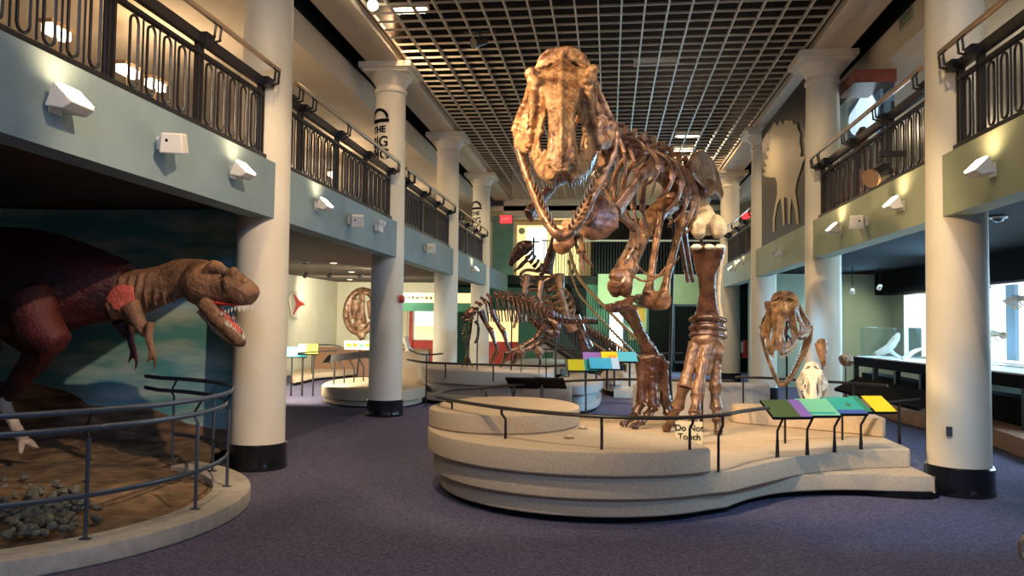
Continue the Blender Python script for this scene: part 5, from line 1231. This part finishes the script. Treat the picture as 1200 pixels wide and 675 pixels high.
# backlit poster with a round white mark behind it
q = PX(1013, 136, 4.4); t = thing('backlit_poster', 'glowing white poster on the right upper gallery behind the railing', 'poster', q-Vector((0, 0, .5)))
MB().box(q, (.05, 1.7, .74)).build('panel', 'p_sky', t); MB().bx(q.x-.02, q.x+.02, q.y-.9, q.y-.85, 3.27, q.z).build('leg', 'steel', t); MB().bx(q.x-.02, q.x+.02, q.y+.85, q.y+.9, 3.27, q.z).build('leg', 'steel', t)
b = MB(); b.slab([q+Vector((-.035, .72*math.cos(a)*(1+.18*math.sin(2*a)), .36*math.sin(a)*(1+.2*math.cos(3*a)))) for a in [2*PI*i/26 for i in range(26)]], .01); b.build('white_shape', 'glow_w', t, smooth=0)
# lettering wrapped round the left flank of two columns
def wrap(me_obj, cx, cy, R, a0, z0):
    me = me_obj.data
    for v in me.vertices:
        x, y, z = v.co; a = a0+x/R; v.co = ((R+z)*math.cos(a), (R+z)*math.sin(a), y+z0)
def column_text(col, a0, z0, size):
    R = .268
    for i, w_ in enumerate(('THE', 'BIG', 'DIG')):
        cu = bpy.data.curves.new('t', 'FONT'); cu.body = w_; sz = size*(.62 if i == 0 else 1.0); cu.size = sz; cu.extrude = .003; cu.align_x = 'CENTER'; cu.align_y = 'CENTER'; cu.offset = size*.02
        to = bpy.data.objects.new('t', cu); COL.objects.link(to); dg = bpy.context.evaluated_depsgraph_get()
        me = bpy.data.meshes.new_from_object(to.evaluated_get(dg)); bpy.data.objects.remove(to)
        me.materials.clear(); me.materials.append(M['black']); o = bpy.data.objects.new('lettering', me); COL.objects.link(o); o.parent = col
        wrap(o, 0, 0, R, a0, z0-i*size*.86+(0 if i else size*.0))
    b = MB(); pts = []
    for i in range(15):
        a = PI*i/14; x = .17*math.cos(a); pts.append(((R+.006)*math.cos(a0+x/R), (R+.006)*math.sin(a0+x/R), z0+size*.75+.16*math.sin(a)))
    b.tube(pts, [(.004, .03)]*15, 6, up=(0, 0, 1)); b.build('arch_mark', 'black', col, local=True)
    b = MB(); pts = [((R+.006)*math.cos(a0+x/R), (R+.006)*math.sin(a0+x/R), z0+size*.62) for x in [-.2+.4*i/12 for i in range(13)]]
    b.tube(pts, [(.004, .035)]*13, 6); b.build('arch_bar', 'black', col, local=True)
column_text(cols[(-1, 1)], math.radians(-122), 4.86, .25)
column_text(cols[(-1, 3)], math.radians(-122), 4.80, .25)
# warm lit things on the left upper gallery, seen through the railing
for (px, py, lb) in ((66, 38, 'glowing warm display lamp on the left gallery, nearest'), (150, 84, 'glowing warm display lamp on the left gallery, second'), (182, 100, 'glowing warm display lamp on the left gallery, third'), (390, 205, 'glowing warm display lamp on the left gallery past the nearest column')):
    q = PX(px, py, -6.2); t = thing('display_lamp', lb, 'lamp', q-Vector((0, 0, .1)), 'warm lamps on the left gallery')
    MB().box(q, (.12, .34, .10)).build('lens', 'lampwhite', t); MB().box(q+Vector((0, 0, .07)), (.18, .40, .05)).build('shade', 'brass', t); MB().tube([Vector((q.x, q.y, 3.27)), q], .02, 6).build('stem', 'brass', t)
    point(q+Vector((.2, 0, .3)), 14, WARM, .1)
MB().bx(-5.7, -5.5, 6.4, 8.3, 3.27, 4.15).build('gallery_counter', 'mahog', bevel=.02); tag(bpy.data.objects['gallery_counter'], 'dark reddish wooden counter behind the nearest left railing', 'counter')
# vent on the right upper bulkhead
q = PX(1062, 18, 4.24); t = thing('air_vent', 'square grey air vent on the right upper bulkhead', 'vent', q); MB().box(q, (.02, .5, .3)).build('frame', 'greenwall', t)
for i in range(5): MB().box(q+Vector((-.015, 0, -.1+.05*i)), (.01, .44, .015)).build('slat', 'steel', t)
# exit signs
def exit_sign(q, w_, rz, lb, tx=True):
    t = thing('exit_sign', lb, 'sign', q-Vector((0, 0, w_*.3))); R = Matrix.Rotation(rz, 3, 'Z')
    MB().box(q, (w_, .06, w_*.62), rot=R).build('lit_box', 'redglow', t)
    if tx: text('EXIT', w_*.40, 'p_white', t, q+R @ Vector((0, -.034, 0)), R @ Vector((1, 0, 0)), (0, 0, 1), .002)
exit_sign(PY(593, 257, 28.06), .42, 0, 'red glowing EXIT sign at the far end of the hall')
exit_sign(PX(876, 253, 4.1), .3, .2, 'small red glowing sign behind the far right railing', False)
# far end: pillar, lit doorway, posters
q = PY(591, 275, 28.2); MB().bx(q.x-.42, q.x+.32, 28.1, 28.5, 3.3, 5.4).build('end_pillar', 'tealwall'); struct(bpy.data.objects['end_pillar']); bpy.data.objects['end_pillar'].name = 'trim_2'
a, c = PY(606, 264, 28.9), PY(640, 312, 28.9)
t = thing('lit_poster_wall', 'warm glowing doorway with a sunny poster on the upper far level', 'poster', ((a.x+c.x)/2, 28.9, 3.3))
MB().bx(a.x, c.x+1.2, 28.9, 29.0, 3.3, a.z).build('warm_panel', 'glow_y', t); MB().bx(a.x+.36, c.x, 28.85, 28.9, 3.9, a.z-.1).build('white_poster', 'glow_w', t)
q = Vector((a.x+.62, 28.83, 4.3)); MB().tube([q-Vector((0, 0, .35)), q+Vector((0, 0, .4))], .03, 6).build('cross_post', 'black', t); MB().tube([q+Vector((-.2, 0, .25)), q+Vector((.2, 0, .25))], .025, 6).build('cross_bar', 'black', t)
MB().tube([Vector((a.x+.18, 28.9, 4.95)), Vector((a.x+.18, 28.87, 4.95))], .12, 16).build('round_mark', 'sign_beige', t)
# upper far balustrade: white top rail over dark bars
t = thing('far_balustrade', 'far upper balustrade with pale top rail over black bars', 'railing', (1.2, 28.25, 3.3))
MB().bx(-2.2, 4.0, 28.2, 28.28, 4.50, 4.56).build('top_rail', 'white', t); MB().bx(-.4, 4.0, 28.42, 28.46, 3.3, 4.48).build('dark_backing', 'black', t)
for i in range(60):
    x = -2.1+6.0*i/59; MB().bx(x-.012, x+.012, 28.22, 28.25, 3.35, 4.5).build('bar', 'rail', t)
struct(MB().bx(-.5, 4.2, 30.2, 30.3, 3.3, 5.6).build('wall_end_dark', 'soffit'))
# curved staircase
t = thing('curved_staircase', 'curved staircase with brass rails sweeping down at the far end', 'staircase', PH(720, 425, 0))
r1 = [P(666, 288, 24), P(676, 321, 23.4), P(692, 342, 22.9), P(713, 364, 22.3), P(735, 386, 21.7), P(752, 402, 21.2)]
MB().tube(r1, .05, 8, k=5).build('handrail', 'brass', t)
r2 = [p-Vector((0, 0, .45)) for p in r1]; MB().tube(r2, .035, 8, k=5).build('lower_rail', 'brass', t)
r1c = catmull(r1, 7); 
for i in range(1, len(r1c), 1):
    q = r1c[i]; MB().tube([q-Vector((0, 0, 1.15)), q], .012, 4).build('baluster', 'rail', t)
st_ = [p-Vector((0, 0, 1.3)) for p in r1]; MB().tube(st_, [(.05, .22)]*len(st_), 8, k=5).build('stringer', 'black', t)
st2 = [p-Vector((0, 0, 1.55))+Vector((-.1, .35, 0)) for p in r1]; MB().tube(st2, [(.45, .10)]*len(st2), 8, k=5).build('treads_underside', 'black', t)
# lower flight
t = thing('lower_stair_flight', 'lower stair flight with blue lit bars behind the rearing skeleton', 'staircase', PH(690, 428, 0))
a, c = P(640, 352, 22.5), P(735, 412, 21)
for k_, m_ in ((0, 'brass'), (.35, 'brass')): MB().tube([a-Vector((0, 0, k_)), c-Vector((0, 0, k_))], .035, 8).build('handrail', m_, t)
for i in range(34):
    q = a.lerp(c, (i+.5)/34); MB().tube([q-Vector((0, 0, 1.0)), q], .022, 4).build('baluster', 'steel', t)
MB().tube([a-Vector((0, 0, 1.1)), c-Vector((0, 0, 1.1))], [(.05, .12)]*2, 8).build('stringer', 'rail', t)
for i in range(7):
    q = a.lerp(c, (i+.5)/7); MB().bx(q.x-.25, q.x+.25, q.y+.1, q.y+1.1, max(0, q.z-1.35), max(.1, q.z-1.15)).build('step', 'stone_g', t)
# bluish steps beside the stair foot
t = thing('short_steps', 'short flight of pale blue lit steps right of the staircase', 'steps', PH(745, 440, 0))
for i in range(4): 
    q = P(752, 437, 17.5); MB().bx(q.x-.6+.1*i, q.x+.55, q.y+.3*i, q.y+1.5, .0+.17*i, .17*(i+1)).build('step', 'curb', t)
# teal wall panel, bright window, yellow poster beneath the far balcony
struct(MB().bx(-.6, 2.5, 28.6, 28.7, 0, 3.0).build('wall_end_green', 'tealwall'))
q = PY(722, 392, 27.5); t = thing('bright_doorway', 'narrow blazing white doorway behind the staircase', 'doorway', (q.x, 27.5, .7)); MB().bx(q.x-.22, q.x+.22, 27.5, 27.56, .7, 2.05).build('lit_pane', 'lampdim', t)
bpy.data.objects['bright_doorway'].children[0].data.materials[0] = mat('daylight_pane', (1, 1, 1), None, emit=(.85, 1, .95), es=3)
MB().bx(q.x-.28, q.x+.28, 27.57, 27.62, 0, 2.1).build('frame', 'steel', t)
q = PY(747, 378, 28.57); t = thing('yellow_poster', 'yellow and orange poster on the far wall behind the pubis boot', 'poster', (q.x, 28.57, 1.0)); MB().box(q, (.62, .04, 1.25)).build('sheet', 'sign_beige', t); MB().box(q+Vector((0, -.03, .3)), (.48, .02, .5)).build('print', 'p_orange', t)
